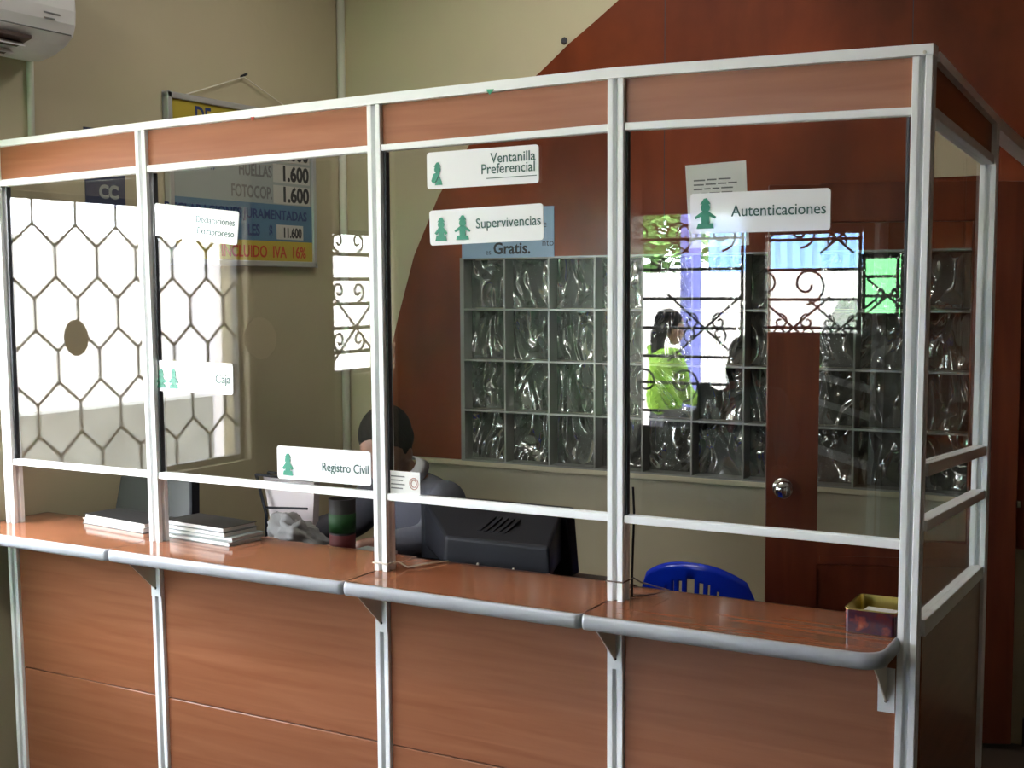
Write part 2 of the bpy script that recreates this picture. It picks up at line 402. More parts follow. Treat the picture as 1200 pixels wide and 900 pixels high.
zbar2 = [mir(930, y)[1] for y in (281, 316, 351, 384)]
scroll_window(4, xc0, xc1, zc0, zc1, zbar2, [('s', xc0+.13, zbar2[0]+.05, .2), ('s', xc0+.15, (zbar2[1]+zbar2[2])/2, .24), ('x', xc0+.2, zbar2[3], .22), ('x', xc1-.15, zbar2[0], .1), ('x', xc1-.12, zbar2[3], .2)])
zbar3 = [mir(1030, y)[1] for y in (301, 324, 347, 369)]
scroll_window(5, xc1, xd1, zd0, zd1, zbar3, [('x', xc1+.15, zbar3[2], .12)])
zbar4 = [at(425, y, 'x', XL).z for y in (298, 327, 356, 384, 412)]
o = struct(bpy.data.objects.new('window_6', None)); COL.objects.link(o); o.location = (XL, SY0, SZ0); o['world_made'] = 1
q = MB(); wx = XL-.05
for z in zbar4: q.tube([(wx, SY0, z), (wx, SY1, z)], .008, 6)
for y in (SY0+.01, SY1-.01): q.tube([(wx, y, SZ0), (wx, y, SZ1)], .010, 6)
for z in (SZ0+.01, SZ1-.01): q.tube([(wx, SY0, z), (wx, SY1, z)], .010, 6)
def spy(cy, cz, r0, sg): return [(wx, cy+sg*r0*(1-.036*i)*math.cos(-PI/2+1.2*2*PI*i/22), cz+r0*(1-.036*i)*math.sin(-PI/2+1.2*2*PI*i/22)) for i in range(23)]
for cz in (zbar4[0]+.055, zbar4[2]+.055, zbar4[4]+.05):
    q.tube(spy(SY1-.10, cz, .045, 1), .006, 6); q.tube(spy(SY1-.24, cz, .045, -1), .006, 6)
for a, b2 in ((1, 1), (1, -1), (-1, 1), (-1, -1)): q.tube([(wx, SY1-.22, zbar4[3]), (wx, SY1-.22+a*.16, zbar4[3]+b2*.14)], .006, 6)
q.build('scroll_grille', M_['iron'], o)

# ------------------------------------------------------------------ outdoors (seen only as reflections)
struct(MB().box((-22, -22, -.30), (8, YF-.2, -.13)).build('ground', M_['exts']))
struct(MB().box((-22, YF-.19, -.30), (-3.05, 8, -.13)).build('ground', M_['exts']))
o = MB().box((-8.6, -13, -.13), (-8.45, 3, 2.0)).build('courtyard_wall', M_['extw']); tag(o, 'sunlit white courtyard wall beyond the hexagon grille window', 'wall')
PARZ = at(120, 478, 'x', -4.6).z
o = MB().box((-4.95, -3.35, -.13), (-4.59, -2.88, 1.67)).build('gate_pillar', plain('lilac_grey_render', (.42, .41, .44), .8)); tag(o, 'square grey rendered pillar rising over the parapet outside', 'pillar')
o = MB().box((-4.75, -2.87, -.13), (-4.6, 1.0, PARZ)).build('concrete_parapet', M_['extg']); tag(o, 'low grey concrete parapet outside the hexagon grille window', 'parapet')
zw = at(900, 318, 'y', 9.0).z
o = MB().box((-9.5, -9.15, -.13), (.4, -9.0, zw)).build('garden_wall', M_['extw']); tag(o, 'white garden wall across the yard behind the scroll windows', 'wall')
# corrugated blue sheet fence on the garden wall, and the green wall to its side
q = MB(); x = at(828, 300, 'y', 9.1).x; y0 = -9.12
while x < -1.8:
    q.add([(x, y0, zw), (x+.06, y0-.03, zw), (x+.06, y0-.03, zw+.5), (x, y0, zw+.5)], [(0, 1, 2, 3)])
    q.add([(x+.06, y0-.03, zw), (x+.12, y0, zw), (x+.12, y0, zw+.5), (x+.06, y0-.03, zw+.5)], [(0, 1, 2, 3)]); x += .12
o = q.build('sheet_fence', M_['extb']); so = o.modifiers.new('s', 'SOLIDIFY'); so.thickness = .004
tag(o, 'light blue corrugated sheet standing on the white garden wall', 'fence')
gx0 = at(1012, 330, 'y', 8.6).x
o = MB().box((gx0, -8.75, -.13), (gx0+1.6, -8.6, 2.0)).build('painted_wall', M_['extlime']); tag(o, 'bright green painted wall in the yard', 'wall')
cx = at(807, 350, 'y', 6.35)
o = MB().lathe([(.095, 0), (.095, .1), (.078, .14), (.078, 3.0), (.095, 3.05), (.095, 3.2)], (cx.x, -6.35, -.13)).build('porch_column', M_['colblue'], smooth=False); tag(o, 'round violet blue porch column outside the scroll windows', 'column')
def tree(x, y, z, R, label):
    t = thing('tree', (x, y, -.13), label, 'tree', None)
    MB().tube([(x, y, -.13), (x+.05, y, z*.5), (x, y, z)], [.12, .09, .05], 8).build('trunk', M_['bark'], t, smooth=True)
    q = MB()
    for i in range(900):
        d = Vector((random.gauss(0, 1), random.gauss(0, 1), random.gauss(0, 1))).normalized()*R*random.random()**.4
        d.z *= .7; c = Vector((x, y, z))+d; a = random.random()*6.28; s = .10
        u = Vector((math.cos(a), math.sin(a), random.uniform(-.5, .5)))*s; v = Vector((-math.sin(a), math.cos(a), random.uniform(-1, 1)))*s*.5
        q.add([c-u, c+v, c+u, c-v], [(0, 1, 2, 3)])
    q.build('crown', M_['leaf'], t)
tp = at(765, 285, 'y', 11.5); tree(tp.x, -11.5, tp.z+.3, 1.0, 'leafy green tree left of the violet column, behind the garden wall')
tp = at(850, 270, 'y', 11.5); tree(tp.x+.3, -13.5, tp.z+.35, .8, 'leafy green tree right of the violet column, behind the garden wall')

# ------------------------------------------------------------------ the partition
PX = {1: (-2.750, -2.712), 2: (-2.136, -2.108), 3: (-1.340, -1.331), 4: (-.683, -.683), 5: (-.0245, -.040)}
TT = {1: (1.966, 1.947), 2: (1.978, 1.958), 3: (1.992, 1.968), 4: (1.999, 1.976), 5: (1.984, 1.963)}
HR = {1: (1.849, 1.830), 2: (1.861, 1.841), 3: (1.870, 1.854), 4: (1.878, 1.861), 5: (1.866, 1.850)}
W = .039; D = .040
def px(i, z): a, b = PX[i]; return b+(a-b)*z/1.96
def groove_profile(w, d):
    a = w*.15; gdp = .015; h = w/2; k = d/2
    return [(-h, -k), (-a, -k), (-a*.8, -k+gdp), (a*.8, -k+gdp), (a, -k), (h, -k), (h, -a), (h-gdp, -a*.8), (h-gdp, a*.8), (h, a), (h, k), (a, k), (a*.8, k-gdp), (-a*.8, k-gdp), (-a, k), (-h, k), (-h, a), (-h+gdp, a*.8), (-h+gdp, -a*.8), (-h, -a)]
def post(i, x0, x1, y, z0, z1, label, w=W, d=D, y1=None, group='aluminium posts of the partition', groove=False):
    pr = groove_profile(w, d); k = len(pr); q = MB(); y1 = y if y1 is None else y1
    vs = [(x0+p[0], y+p[1], z0) for p in pr]+[(x1+p[0], y1+p[1], z1) for p in pr]
    q.add(vs, [tuple(reversed(range(k))), tuple(range(k, 2*k))]+[(j, (j+1) % k, k+(j+1) % k, k+j) for j in range(k)])
    o = q.build('partition_post', M_['alu'], bevel=.0012, seg=1)
    # set the origin at the foot
    for v in o.data.vertices: v.co -= Vector((x0, y, z0))
    o.location = (x0, y, z0); tag(o, label, 'post', group); return o
post(1, px(1, 0), px(1, TT[1][1]), D/2, 0, TT[1][1], 'white grooved post at the far left end of the partition, against the wall')
post(2, px(2, 0), px(2, TT[2][1]), D/2, 0, TT[2][1], 'white grooved post between the two panes that have speaking holes')
post(3, px(3, 0), px(3, TT[3][1]), D/2, 0, TT[3][1], 'white grooved post in front of the seated clerk')
post(4, px(4, 0), px(4, TT[4][1]), D/2, 0, TT[4][1], 'white grooved post between the clerk window and the Autenticaciones window')
post(5, px(5, 0), px(5, TT[5][1]), D/2, 0, TT[5][1], 'white grooved corner post beside the open tin')
YP0, YP1 = .745, .795     # foot and head of the side post (it leans a little)
post(6, -.022, -.020, YP0, 0, 1.915, 'white grooved post at the far end of the short side panel', y1=YP1)
# top rails
def slab(q, xa, xb, za, zb, y0, y1):   # za = (top, bottom) at xa ; zb at xb
    return q.hexa([(xa, y0, za[1]), (xb, y0, zb[1]), (xb, y1, zb[1]), (xa, y1, za[1]), (xa, y0, za[0]), (xb, y0, zb[0]), (xb, y1, zb[0]), (xa, y1, za[0])])
q = MB()
for i in (1, 2, 3, 4):
    xa = px(i, 1.97) if i > 1 else XL+.001; xb = px(i+1, 1.97) if i < 4 else -.004
    za = TT[i] if i > 1 else (1.964, 1.945)
    slab(q, xa, xb, za, TT[i+1], -.004, D+.004)
o = q.build('top_rail', M_['alu']); tag(o, 'long white aluminium rail capping the front of the partition', 'rail')
MB().lathe([(.0035, 0), (.0035, -.0015), (.001, -.002)], (-.020, -.004, 1.968), 'y', 10).build('screw', M_['steel'], o)
q = MB()
def sslab(q, ya, yb, za, zb, x0=-.044, x1=0.0):
    return q.hexa([(x0, ya, za[1]), (x1, ya, za[1]), (x1, yb, zb[1]), (x0, yb, zb[1]), (x0, ya, za[0]), (x1, ya, za[0]), (x1, yb, zb[0]), (x0, yb, zb[0])])
sslab(q, D+.005, .80, (1.975, 1.955), (1.934, 1.914)); sslab(q, .80, YB-T-.002, (1.934, 1.905), (1.91, 1.875))
o = q.build('top_rail', M_['alu']); tag(o, 'white aluminium rail running from the corner post back to the wood wall', 'rail')

GY0, GY1 = .018, .022
MT, MBt = 1.001, .983
def pane(q, xa, xb, z0, z1a, z1b, y0, y1, hole=None):
    if not hole:
        q.hexa([(xa, y0, z0), (xb, y0, z0), (xb, y1, z0), (xa, y1, z0), (xa, y0, z1a), (xb, y0, z1b), (xb, y1, z1b), (xa, y1, z1a)]); return
    cx, cz, r = hole; angs = [2*PI*i/40 for i in range(40)]
    rect = [(xb, z1b), (xa, z1a), (xa, z0), (xb, z0)]
    for p in rect: angs.append(math.atan2(p[1]-cz, p[0]-cx) % (2*PI))
    angs = sorted(set(round(a, 6) for a in angs)); n = len(angs); inn = []; out = []
    for a in angs:
        c, s = math.cos(a), math.sin(a); inn.append((cx+r*c, cz+r*s))
        tt = []
        if c > 1e-9: tt.append((xb-cx)/c)
        if c < -1e-9: tt.append((xa-cx)/c)
        if s > 1e-9: tt.append((min(z1a, z1b)-cz)/s)
        if s < -1e-9: tt.append((z0-cz)/s)
        m = min(tt); out.append((cx+m*c, cz+m*s))
    vs = [(x, y0, z) for x, z in inn]+[(x, y0, z) for x, z in out]+[(x, y1, z) for x, z in inn]+[(x, y1, z) for x, z in out]
    fs = []
    for i in range(n):
        j = (i+1) % n; fs += [(i, j, n+j, n+i), (2*n+i, 3*n+i, 3*n+j, 2*n+j), (i, 2*n+i, 2*n+j, j), (n+i, n+j, 3*n+j, 3*n+i)]
    q.add(vs, fs)
BL = ['leftmost front bay of the partition, round speaking hole in its glass',
      'second front bay of the partition, speaking hole in the glass above the stacked magazines',
      'third front bay of the partition, glass in front of the clerk and black monitor',
      'rightmost front bay of the partition, glass bearing the Autenticaciones sign']
holes = {1: (-2.435, 1.376, .053), 2: (-1.731, 1.385, .056)}
for i in (1, 2, 3, 4):
    t = thing('partition_bay', (px(i, 0)+W/2, 0, 0), BL[i-1], 'partition panel')
    xa, xb = px(i, 1.9)+W/2+.0005, px(i+1, 1.9)-W/2-.0005
    if i == 1: xa = px(1, 1.9)+W/2
    slab(MB(), 0, 1, (1, 0), (1, 0), 0, 1)
    slab(q := MB(), xa, xb, (TT[i][1]-.0005, HR[i][0]), (TT[i+1][1]-.0005, HR[i+1][0]), .012, .026); q.build('header_panel', M_['lam'], t)
    slab(q := MB(), xa, xb, HR[i], HR[i+1], .004, .030); q.build('header_rail', M_['alu'], t, bevel=.002)
    xm, xn = px(i, 1)+W/2+.0005, px(i+1, 1)-W/2-.0005
    slab(q := MB(), xm, xn, (MT, MBt), (MT, MBt), .004, .030); q.build('middle_rail', M_['alu'], t, bevel=.002)
    q = MB(); pane(q, xm, xn, MT, HR[i][1], HR[i+1][1], GY0, GY1, holes.get(i)); q.build('glass_pane', M_['glass'], t)
    for a, b2 in (((xm, MT), (xm+.004, HR[i][1])), ((xn-.004, MT), (xn, HR[i+1][1]))): MB().box((a[0], .012, a[1]), (b2[0], .028, b2[1]-.002)).build('gasket', M_['blackg'], t)
    xl, xr = px(i, .4)+W/2+.0005, px(i+1, .4)-W/2-.0005
    xl0, xr0 = px(i, 0)+W/2+.0005, px(i+1, 0)-W/2-.0005; xl1, xr1 = px(i, .77)+W/2+.0005, px(i+1, .77)-W/2-.0005
    def lp(z0, z1, nm, y0=.010, y1=.030, mat='lam'):
        def X(z, s): return (px(i, z)+W/2+.0005) if s == 0 else (px(i+1, z)-W/2-.0005)
        MB().hexa([(X(z0, 0), y0, z0), (X(z0, 1), y0, z0), (X(z0, 1), y1, z0), (X(z0, 0), y1, z0), (X(z1, 0), y0, z1), (X(z1, 1), y0, z1), (X(z1, 1), y1, z1), (X(z1, 0), y1, z1)]).build(nm, M_[mat], t, bevel=.0012, seg=1)
    lp(.353, .768, 'upper_panel'); lp(.0, .350, 'lower_panel')
# the short side bay
t = thing('partition_bay', (-.022, D, 0), 'short side bay of the partition with narrow glass, right of the corner post', 'partition panel')
ya, yb = D+.0015, YP1-.021
def sd(nm, za, zb, mat, x0, x1, a=ya, b=yb, bev=0): sslab(q := MB(), a, b, za, zb, x0, x1); return q.build(nm, M_[mat], t, bevel=bev)
sd('header_panel', (1.955, 1.868), (1.914, 1.838), 'lam', -.030, -.014)
sd('header_rail', (1.868, 1.846), (1.838, 1.816), 'alu', -.038, -.006, bev=.002)
sd('glass_pane', (1.846, 1.157), (1.816, 1.112), 'glass2', -.024, -.020)
sd('middle_rail', (1.157, 1.130), (1.112, 1.088), 'alu', -.038, -.006, bev=.002)
yb = YP0+.02-.021
sd('middle_rail', (1.040, 1.018), (1.000, .978), 'alu', -.038, -.006, bev=.002)
sd('glass_pane', (1.018, .835), (.978, .806), 'glass2', -.024, -.020)
sd('sill_rail', (.835, .800), (.806, .776), 'alu', -.038, -.006, bev=.002)
sd('lower_panel', (.800, 0), (.776, 0), 'lam', -.032, -.012)

# counters on brackets
ZT = .802
def counter(x0, x1, rc, label, brs, YK=.188):
    t = thing('counter_shelf', ((x0+x1)/2, -.14, ZT-.032), label, 'counter', 'four laminate counter shelves')
    def outline(o):
        x0_, x1_, y0_, y1_ = x0+.0005, x1-(.0042+o if rc > .03 else .0005), -.145+o, YK; out = []
        for cx, cy, r, a0 in ((x0_+.012, y0_+.012, .012, PI), (x1_-rc, y0_+rc, rc, -PI/2), (x1_-.003, y1_-.003, .003, 0), (x0_+.003, y1_-.003, .003, PI/2)):
            for k in range(7):
                a = a0+PI/2*k/6; out.append((cx+r*math.cos(a), cy+r*math.sin(a)))
        return out
    MB().prism(outline(.006), (0, 0, ZT-.030), (1, 0, 0), (0, 1, 0), (0, 0, .030)).build('laminate_top', M_['lamtop'], t)
    a, b2 = outline(0), outline(.0065); n = len(a); q = MB()
    prof = [(.0065, 0), (.001, .001), (-.003, .008), (-.004, .016), (-.003, .025), (.001, .032), (.0065, .0335)]
    rings = [outline(p[0]) for p in prof]; vs = []
    for rg, p in zip(rings, prof): vs += [(x, y, ZT-.033+p[1]) for x, y in rg]
    m = len(prof); fs = [(i*n+j, i*n+(j+1) % n, ((i+1) % m)*n+(j+1) % n, ((i+1) % m)*n+j) for i in range(m) for j in range(n)]
    q.add(vs, fs).build('edge_band', M_['rubber'], t, smooth=True)
    for bx in brs:
        q = MB(); zt = ZT-.034
        q.prism([(0, 0), (-.105, 0), (-.105, -.006), (0, -.105)], (bx-.0015, -.002, zt), (0, 1, 0), (0, 0, 1), (.003, 0, 0))
        q.box((bx-.012, -.11, zt-.003), (bx+.012, -.001, zt))
        br = q.build('bracket', M_['steel'], t)
        MB().box((bx-.017, -.005, zt-.122), (bx+.017, -.001, zt-.030)).build('flange', M_['alu'], br)
        MB().lathe([(.0035, 0), (.0035, -.002), (.001, -.003)], (bx, -.005, zt-.098), 'y', 10).build('screw', M_['black'], br)
counter(XL+.003, -2.1535, .014, 'laminate counter shelf under the leftmost pane, grey edge, bundle of papers on it', [])
counter(-2.1515, -1.3475, .014, 'laminate counter shelf second from the left, stacked magazines on its left end', [px(2, .7)+.003])
counter(-1.3455, -.7005, .014, 'laminate counter shelf in front of the black monitor, third from the left', [px(3, .7)+.003], .172)
counter(-.6985, -.046, .045, 'laminate counter shelf at the right end holding the open tin', [px(4, .7)+.003, -.072], .156)

# ------------------------------------------------------------------ signs on the glass
SY = GY0-.0042
def pictogram(t, kind, x, z, s):
    """small green figure of a person: head, hat, shoulders and base"""
    q = MB(); y = SY-.0006
    def P(pts): q.prism([(x+a*s, z+b2*s) for a, b2 in pts], (0, y-.0012, 0), (1, 0, 0), (0, 0, 1), (0, .0010, 0))
    circ = lambda cx, cz, r, n=14: [(cx+r*math.cos(2*PI*i/n), cz+r*math.sin(2*PI*i/n)) for i in range(n)]
    P(circ(0, .72, .17)); P([(-.19, .84), (.19, .84), (.05, 1.05), (-.06, 1.03)])
    if kind == 'a': P([(-.30, .42), (-.08, .60), (.10, .60), (.30, .30), (.18, .24), (.05, .40), (-.05, .30), (-.22, .26)]); P([(-.20, .0), (.22, .0), (.20, .17), (-.02, .26), (-.16, .17)])
    if kind == 'b': P([(-.34, .34), (-.12, .60), (.12, .60), (.34, .34), (.22, .26), (.15, .40), (.15, .18), (-.15, .18), (-.15, .40), (-.22, .26)]); P([(-.30, .0), (.30, .0), (.25, .22), (-.25, .22)])
    if kind == 'c': P([(-.40, .40), (-.10, .60), (.10, .60), (.40, .40), (.36, .33), (.15, .42), (.14, .16), (-.14, .16), (-.15, .42), (-.36, .33)]); P([(-.32, .0), (.32, .0), (.26, .18), (-.26, .18)])
    if kind == 'd': P([(-.34, .20), (-.22, .52), (.0, .60), (.12, .56), (.02, .34), (-.10, .14), (-.24, .08)]); P([(-.14, 0), (.26, 0), (.22, .16), (.10, .40), (.0, .24)])
    q.build('green_figure', M_['green'], t)
def sign(p0, p1, p2, label, lines, figs, size=.024, h=None):
    """p0 upper left, p1 upper right, p2 lower left, as world points in the glass plane"""
    a = at(*p0, 'y', SY); b2 = at(*p1, 'y', SY); c = at(*p2, 'y', SY)
    w_ = (b2-a).length; h_ = abs(a.z-c.z); ux = (b2-a).normalized(); uz = Vector((-ux.z, 0, ux.x))
    o = a-uz*h_
    t = thing('window_sign', tuple(o), label, 'sign', 'white lettered signs on the partition glass')
    MB().prism(rrect(w_, h_, .008), o, ux, uz, (0, .003, 0)).build('plate', M_['white'], t)
    for txt, rx, rz, sz, al, xs in lines:
        textobj(txt, sz, M_['gtext'], o+ux*(w_*rx)+uz*(h_*rz)-Vector((0, .0008, 0)), ux, uz, 'lettering', t, al, bold=.0001, xs=xs)
    for k, rx, rz, s in figs:
        p = o+ux*(w_*rx)+uz*(h_*rz); pictogram(t, k, p.x, p.z, s)
    return t
sign((500, 179), (631, 169), (501, 222), 'white sign reading Ventanilla Preferencial, highest on the third pane', [('Ventanilla', .975, .60, .0335, 'RIGHT', .92), ('Preferencial', .975, .32, .0335, 'RIGHT', .92), ('Adultos mayores y embarazadas', .975, .21, .0075, 'RIGHT', 1.0)], [('d', .10, .10, .052)])
bpy.data.objects.remove([o for o in bpy.data.objects if o.name.startswith('lettering')][-1])
q = MB(); a = at(570, 209.2, 'y', SY-.001); b2 = at(629, 205.2, 'y', SY-.001)
q.hexa([(a.x, SY-.0012, a.z-.0008), (b2.x, SY-.0012, b2.z-.0008), (b2.x, SY-.0004, b2.z-.0008), (a.x, SY-.0004, a.z-.0008), (a.x, SY-.0012, a.z+.0008), (b2.x, SY-.0012, b2.z+.0008), (b2.x, SY-.0004, b2.z+.0008), (a.x, SY-.0004, a.z+.0008)])
q.build('underline', M_['gtext'], [o for o in bpy.data.objects if o.name.startswith('window_sign')][-1])
sign((503, 247), (636, 238), (504, 288), 'white sign reading Supervivencias with two green figures, below the Preferencial sign', [('Supervivencias', .985, .42, .0335, 'RIGHT', .90)], [('b', .105, .12, .054), ('c', .30, .12, .056)])
sign((809, 227), (973.5, 220), (810, 274), 'white sign reading Autenticaciones on the rightmost front pane', [('Autenticaciones', .975, .40, .034, 'RIGHT', .93)], [('c', .115, .12, .062)])
sign((181, 238), (280, 248), (182, 276), 'white sign reading Declaraciones Extraproceso, high on the second pane', [('Declaraciones', .965, .56, .026, 'RIGHT', .95), ('Extraproceso', .965, .22, .026, 'RIGHT', .95)], [])
sign((180, 422), (272.5, 426), (181, 457.5), 'white sign reading Caja beside the far left speaking holes, low on the second pane', [('Caja', .975, .36, .034, 'RIGHT', .92)], [('b', .10, .10, .052), ('b', .26, .10, .052)])
sign((324.5, 522), (434, 529.5), (325, 560.5), 'white sign reading Registro Civil just above the middle rail, left of the clerk', [('Registro Civil', .985, .34, .033, 'RIGHT', .84)], [('b', .12, .12, .056)])
# small card with a seal, and the printed notice behind the Autenticaciones sign
a = at(455, 551, 'y', SY); b2 = at(492, 553, 'y', SY); zz = at(455, 578, 'y', SY).z
t = thing('paper_card', (a.x, SY, zz), 'small white card with a round pinkish seal taped low on the third pane', 'card')
MB().box((a.x, SY, zz), (b2.x, SY+.0006, a.z)).build('card_sheet', M_['paper'], t)
q = MB()
for k in range(4): q.box((a.x+.008, SY-.0005, a.z-.012-k*.010), (a.x+.05-.006*(k % 2), SY, a.z-.015-k*.010))
q.build('print_lines', M_['ink'], t)
q = MB(); cxx, czz = b2.x-.018, (a.z+zz)/2
for rr in (.013, .008): q.tube([(cxx+rr*math.cos(2*PI*i/20), SY-.0004, czz+rr*1.1*math.sin(2*PI*i/20)) for i in range(21)], .0011, 5)
q.build('seal', plain('seal_pink', (.45, .22, .18), .7), t)
ny = GY1+.0008
c4 = [at(*p, 'y', ny) for p in ((803, 194), (874, 188), (878, 287), (808, 291))]
t = thing('paper_notice', tuple(c4[3]), 'typed white paper notice hanging behind the Autenticaciones sign', 'notice')
MB().hexa([c4[3], c4[2], c4[2]+Vector((0, .0006, 0)), c4[3]+Vector((0, .0006, 0)), c4[0], c4[1], c4[1]+Vector((0, .0006, 0)), c4[0]+Vector((0, .0006, 0))]).build('sheet', M_['paper'], t)
q = MB(); uxn = (c4[1]-c4[0]).normalized()
for k in range(5):
    x = .020; wmax = .105
    while x < wmax:
        l = random.uniform(.012, .030); p = c4[0]+uxn*x+Vector((0, -.0004, -.036-.0095*k))
        q.box((p.x, p.y-.0002, p.z), (p.x+min(l, .118-x), p.y+.0002, p.z+.0030)); x += l+.004
q.build('print_lines', M_['ink'], t)
textless = None

# blue sign on the wood wall
SYB = YB-T
a = at(541.5, 244, 'y', SYB); b2 = at(649.5, 243, 'y', SYB); c = at(541.5, 303, 'y', SYB)
t = thing('blue_notice', (a.x, SYB, c.z), 'light blue notice reading es Gratis on the wood wall above the glass blocks', 'notice')
zt2 = (a.z+b2.z)/2
MB().box((a.x, SYB-.004, c.z), (b2.x, SYB, zt2)).build('board', M_['sky'], t)
for txt, px_, py_2, sz, bo_ in (('Gratis.', 578, 297.5, .062, .0016), ('es', 569, 298.5, .030, .0), ('nto', 635, 288, .038, .0), ('e', 636, 266, .038, .0)):
    p = at(px_, py_2, 'y', SYB-.0045); textobj(txt, sz, M_['black'], p, (1, 0, 0), (0, 0, 1), 'lettering', t, bold=bo_)

# price board leaning on the left wall
BX = XL+.012; BY0, BY1, BZ0, BZ1 = .748, 1.575, 1.606, 2.217
t = thing('price_board', (BX, (BY0+BY1)/2, BZ0), 'framed price board in yellow, grey and blue hanging by a wire on the left wall', 'price board')
hh = BZ1-BZ0; q = MB().box((BX, BY0+.02, BZ0+.02), (BX+.006, BY1-.02, BZ1-.02)).build('board', M_['greyb'], t)
fx = BX+.0065
MB().box((BX, BY0+.02, BZ1-.11), (fx, BY1-.02, BZ1-.02)).build('yellow_band', M_['yellow'], t)
MB().box((BX, BY0+.02, BZ0+.100), (fx, BY1-.02, BZ0+.245)).build('blue_band', M_['blueb'], t)
MB().box((BX, BY0+.02, BZ0+.02), (fx, BY1-.02, BZ0+.100)).build('yellow_band', M_['yellow'], t)
fr = MB()
for a, b2 in (((BY0, BZ0), (BY1, BZ0+.022)), ((BY0, BZ1-.022), (BY1, BZ1)), ((BY0, BZ0), (BY0+.022, BZ1)), ((BY1-.022, BZ0), (BY1, BZ1))): fr.box((BX-.010, a[0], a[1]), (BX+.016, b2[0], b2[1]))
fr.build('frame', plain('grey_aluminium', (.45, .45, .46), .35, metal=.4), t, bevel=.003)
def bt(txt, y, z, sz, mat, al='RIGHT', xs=.62, bold=.002): textobj(txt, sz, M_[mat], (fx+.0008, y, z), (0, 1, 0), (0, 0, 1), 'lettering', t, al, bold=bold, xs=xs)
yr = BY1-.045
wp_ = MB()
for z in (.375, .292, .209): wp_.box((fx, yr-.215, BZ0+z+.040), (fx+.0006, yr+.012, BZ0+z+.112))
wp_.box((fx, yr-.20, BZ0+.108), (fx+.0006, yr-.035, BZ0+.166)); wp_.build('price_label', plain('dull_white_label', (.48, .47, .43), .7), t)
for z in (.425, .342, .259): bt('1.600', yr+.006, BZ0+z, .082, 'black', xs=.95, bold=.003)
for txt, z in (('FIRMAS', .430), ('HUELLAS', .347), ('FOTOCOP.', .264)): bt(txt, yr-.222, BZ0+z, .066, 'ink', xs=.72, bold=.0012)
for z in (.425, .335): bt(',,', BY0+.24, BZ0+z+.03, .09, 'bluet')
bt('DECLARACIONES JURAMENTADAS', yr-.01, BZ0+.186, .052, 'bluet', xs=.98, bold=.001)
bt('LES', yr-.30, BZ0+.120, .060, 'bluet', xs=.8); bt('$', yr-.225, BZ0+.120, .060, 'bluet'); bt('11.600', yr-.045, BZ0+.117, .054, 'black', xs=.80)
bt('INCLUIDO  IVA  16%', yr-.02, BZ0+.036, .064, 'red', xs=.86, bold=.001)
bt('DE', BY0+.14, BZ1-.095, .085, 'bluet', 'LEFT', xs=.8)
wr = MB().tube([(BX+.004, BY0+.10, BZ1), (BX+.004, 1.162, 2.324), (BX+.004, BY1-.10, BZ1)], .0022, 5); wr.build('hanging_wire', M_['steel'], t)
o = MB().tube([(XL, 1.162, 2.326), (XL+.03, 1.162, 2.334)], .005, 8).build('wall_nail', M_['black']); tag(o, 'dark nail in the left wall holding the price board wire', 'nail')
# navy notice mostly hidden behind the header
a = at(99, 205, 'x', XL); b2 = at(145, 205, 'x', XL); zlo = at(120, 236, 'x', XL).z
t = thing('navy_notice', (XL, a.y, zlo), 'small dark navy notice on the left wall, seen high through the leftmost pane', 'notice')
MB().box((XL, a.y, zlo-.02), (XL+.005, b2.y, zlo+.24)).build('board', M_['navy'], t)
textobj('CC', .060, M_['greyb'], (XL+.0056, a.y+.055, zlo+.012), (0, 1, 0), (0, 0, 1), 'lettering', t, bold=.003)

# air conditioner on the left wall
t = thing('air_conditioner', (XL, -.25, 2.24), 'white wall air conditioner at the top left corner', 'air conditioner')
prof = [(0, 2.232), (.06, 2.226), (.12, 2.238), (.175, 2.262), (.207, 2.287), (.219, 2.32), (.222, 2.36), (.218, 2.44), (.19, 2.50), (.12, 2.53), (0, 2.53)]
MB().prism([(p[0], p[1]) for p in prof], (XL, .180, 0), (1, 0, 0), (0, 0, 1), (0, -.80, 0)).build('housing', M_['acw'], t, bevel=.010, seg=3)
MB().tube([(XL+.2085, .165, 2.290), (XL+.2085, -.60, 2.290)], .0022, 6).build('panel_seam', M_['ink'], t)
MB().hexa([(XL+.07, -.52, 2.2265), (XL+.195, -.52, 2.259), (XL+.195, .03, 2.259), (XL+.07, .03, 2.2265), (XL+.07, -.52, 2.2365), (XL+.195, -.52, 2.269), (XL+.195, .03, 2.269), (XL+.07, .03, 2.2365)]).build('air_outlet', M_['deskw'], t)
for k in range(2):
    x = XL+.10+.05*k; z = 2.237+.017*k
    MB().hexa([(x, -.5, z), (x+.03, -.5, z-.018), (x+.03, .02, z-.018), (x, .02, z), (x, -.5, z+.003), (x+.03, -.5, z-.015), (x+.03, .02, z-.015), (x, .02, z+.003)]).build('louver', M_['acw'], t)
for k in range(2): MB().box((XL+.2205, .055, 2.338-.016*k), (XL+.2225, .115-.02*k, 2.342-.016*k)).build('printed_mark', M_['ink'], t)
o = MB().tube([(XL+.0105, .175, 2.240), (XL+.0105, .171, 1.95)], .011, 10).build('drain_pipe', M_['pvc'], smooth=True); tag(o, 'thin cream pipe running down the wall from the air conditioner', 'pipe')

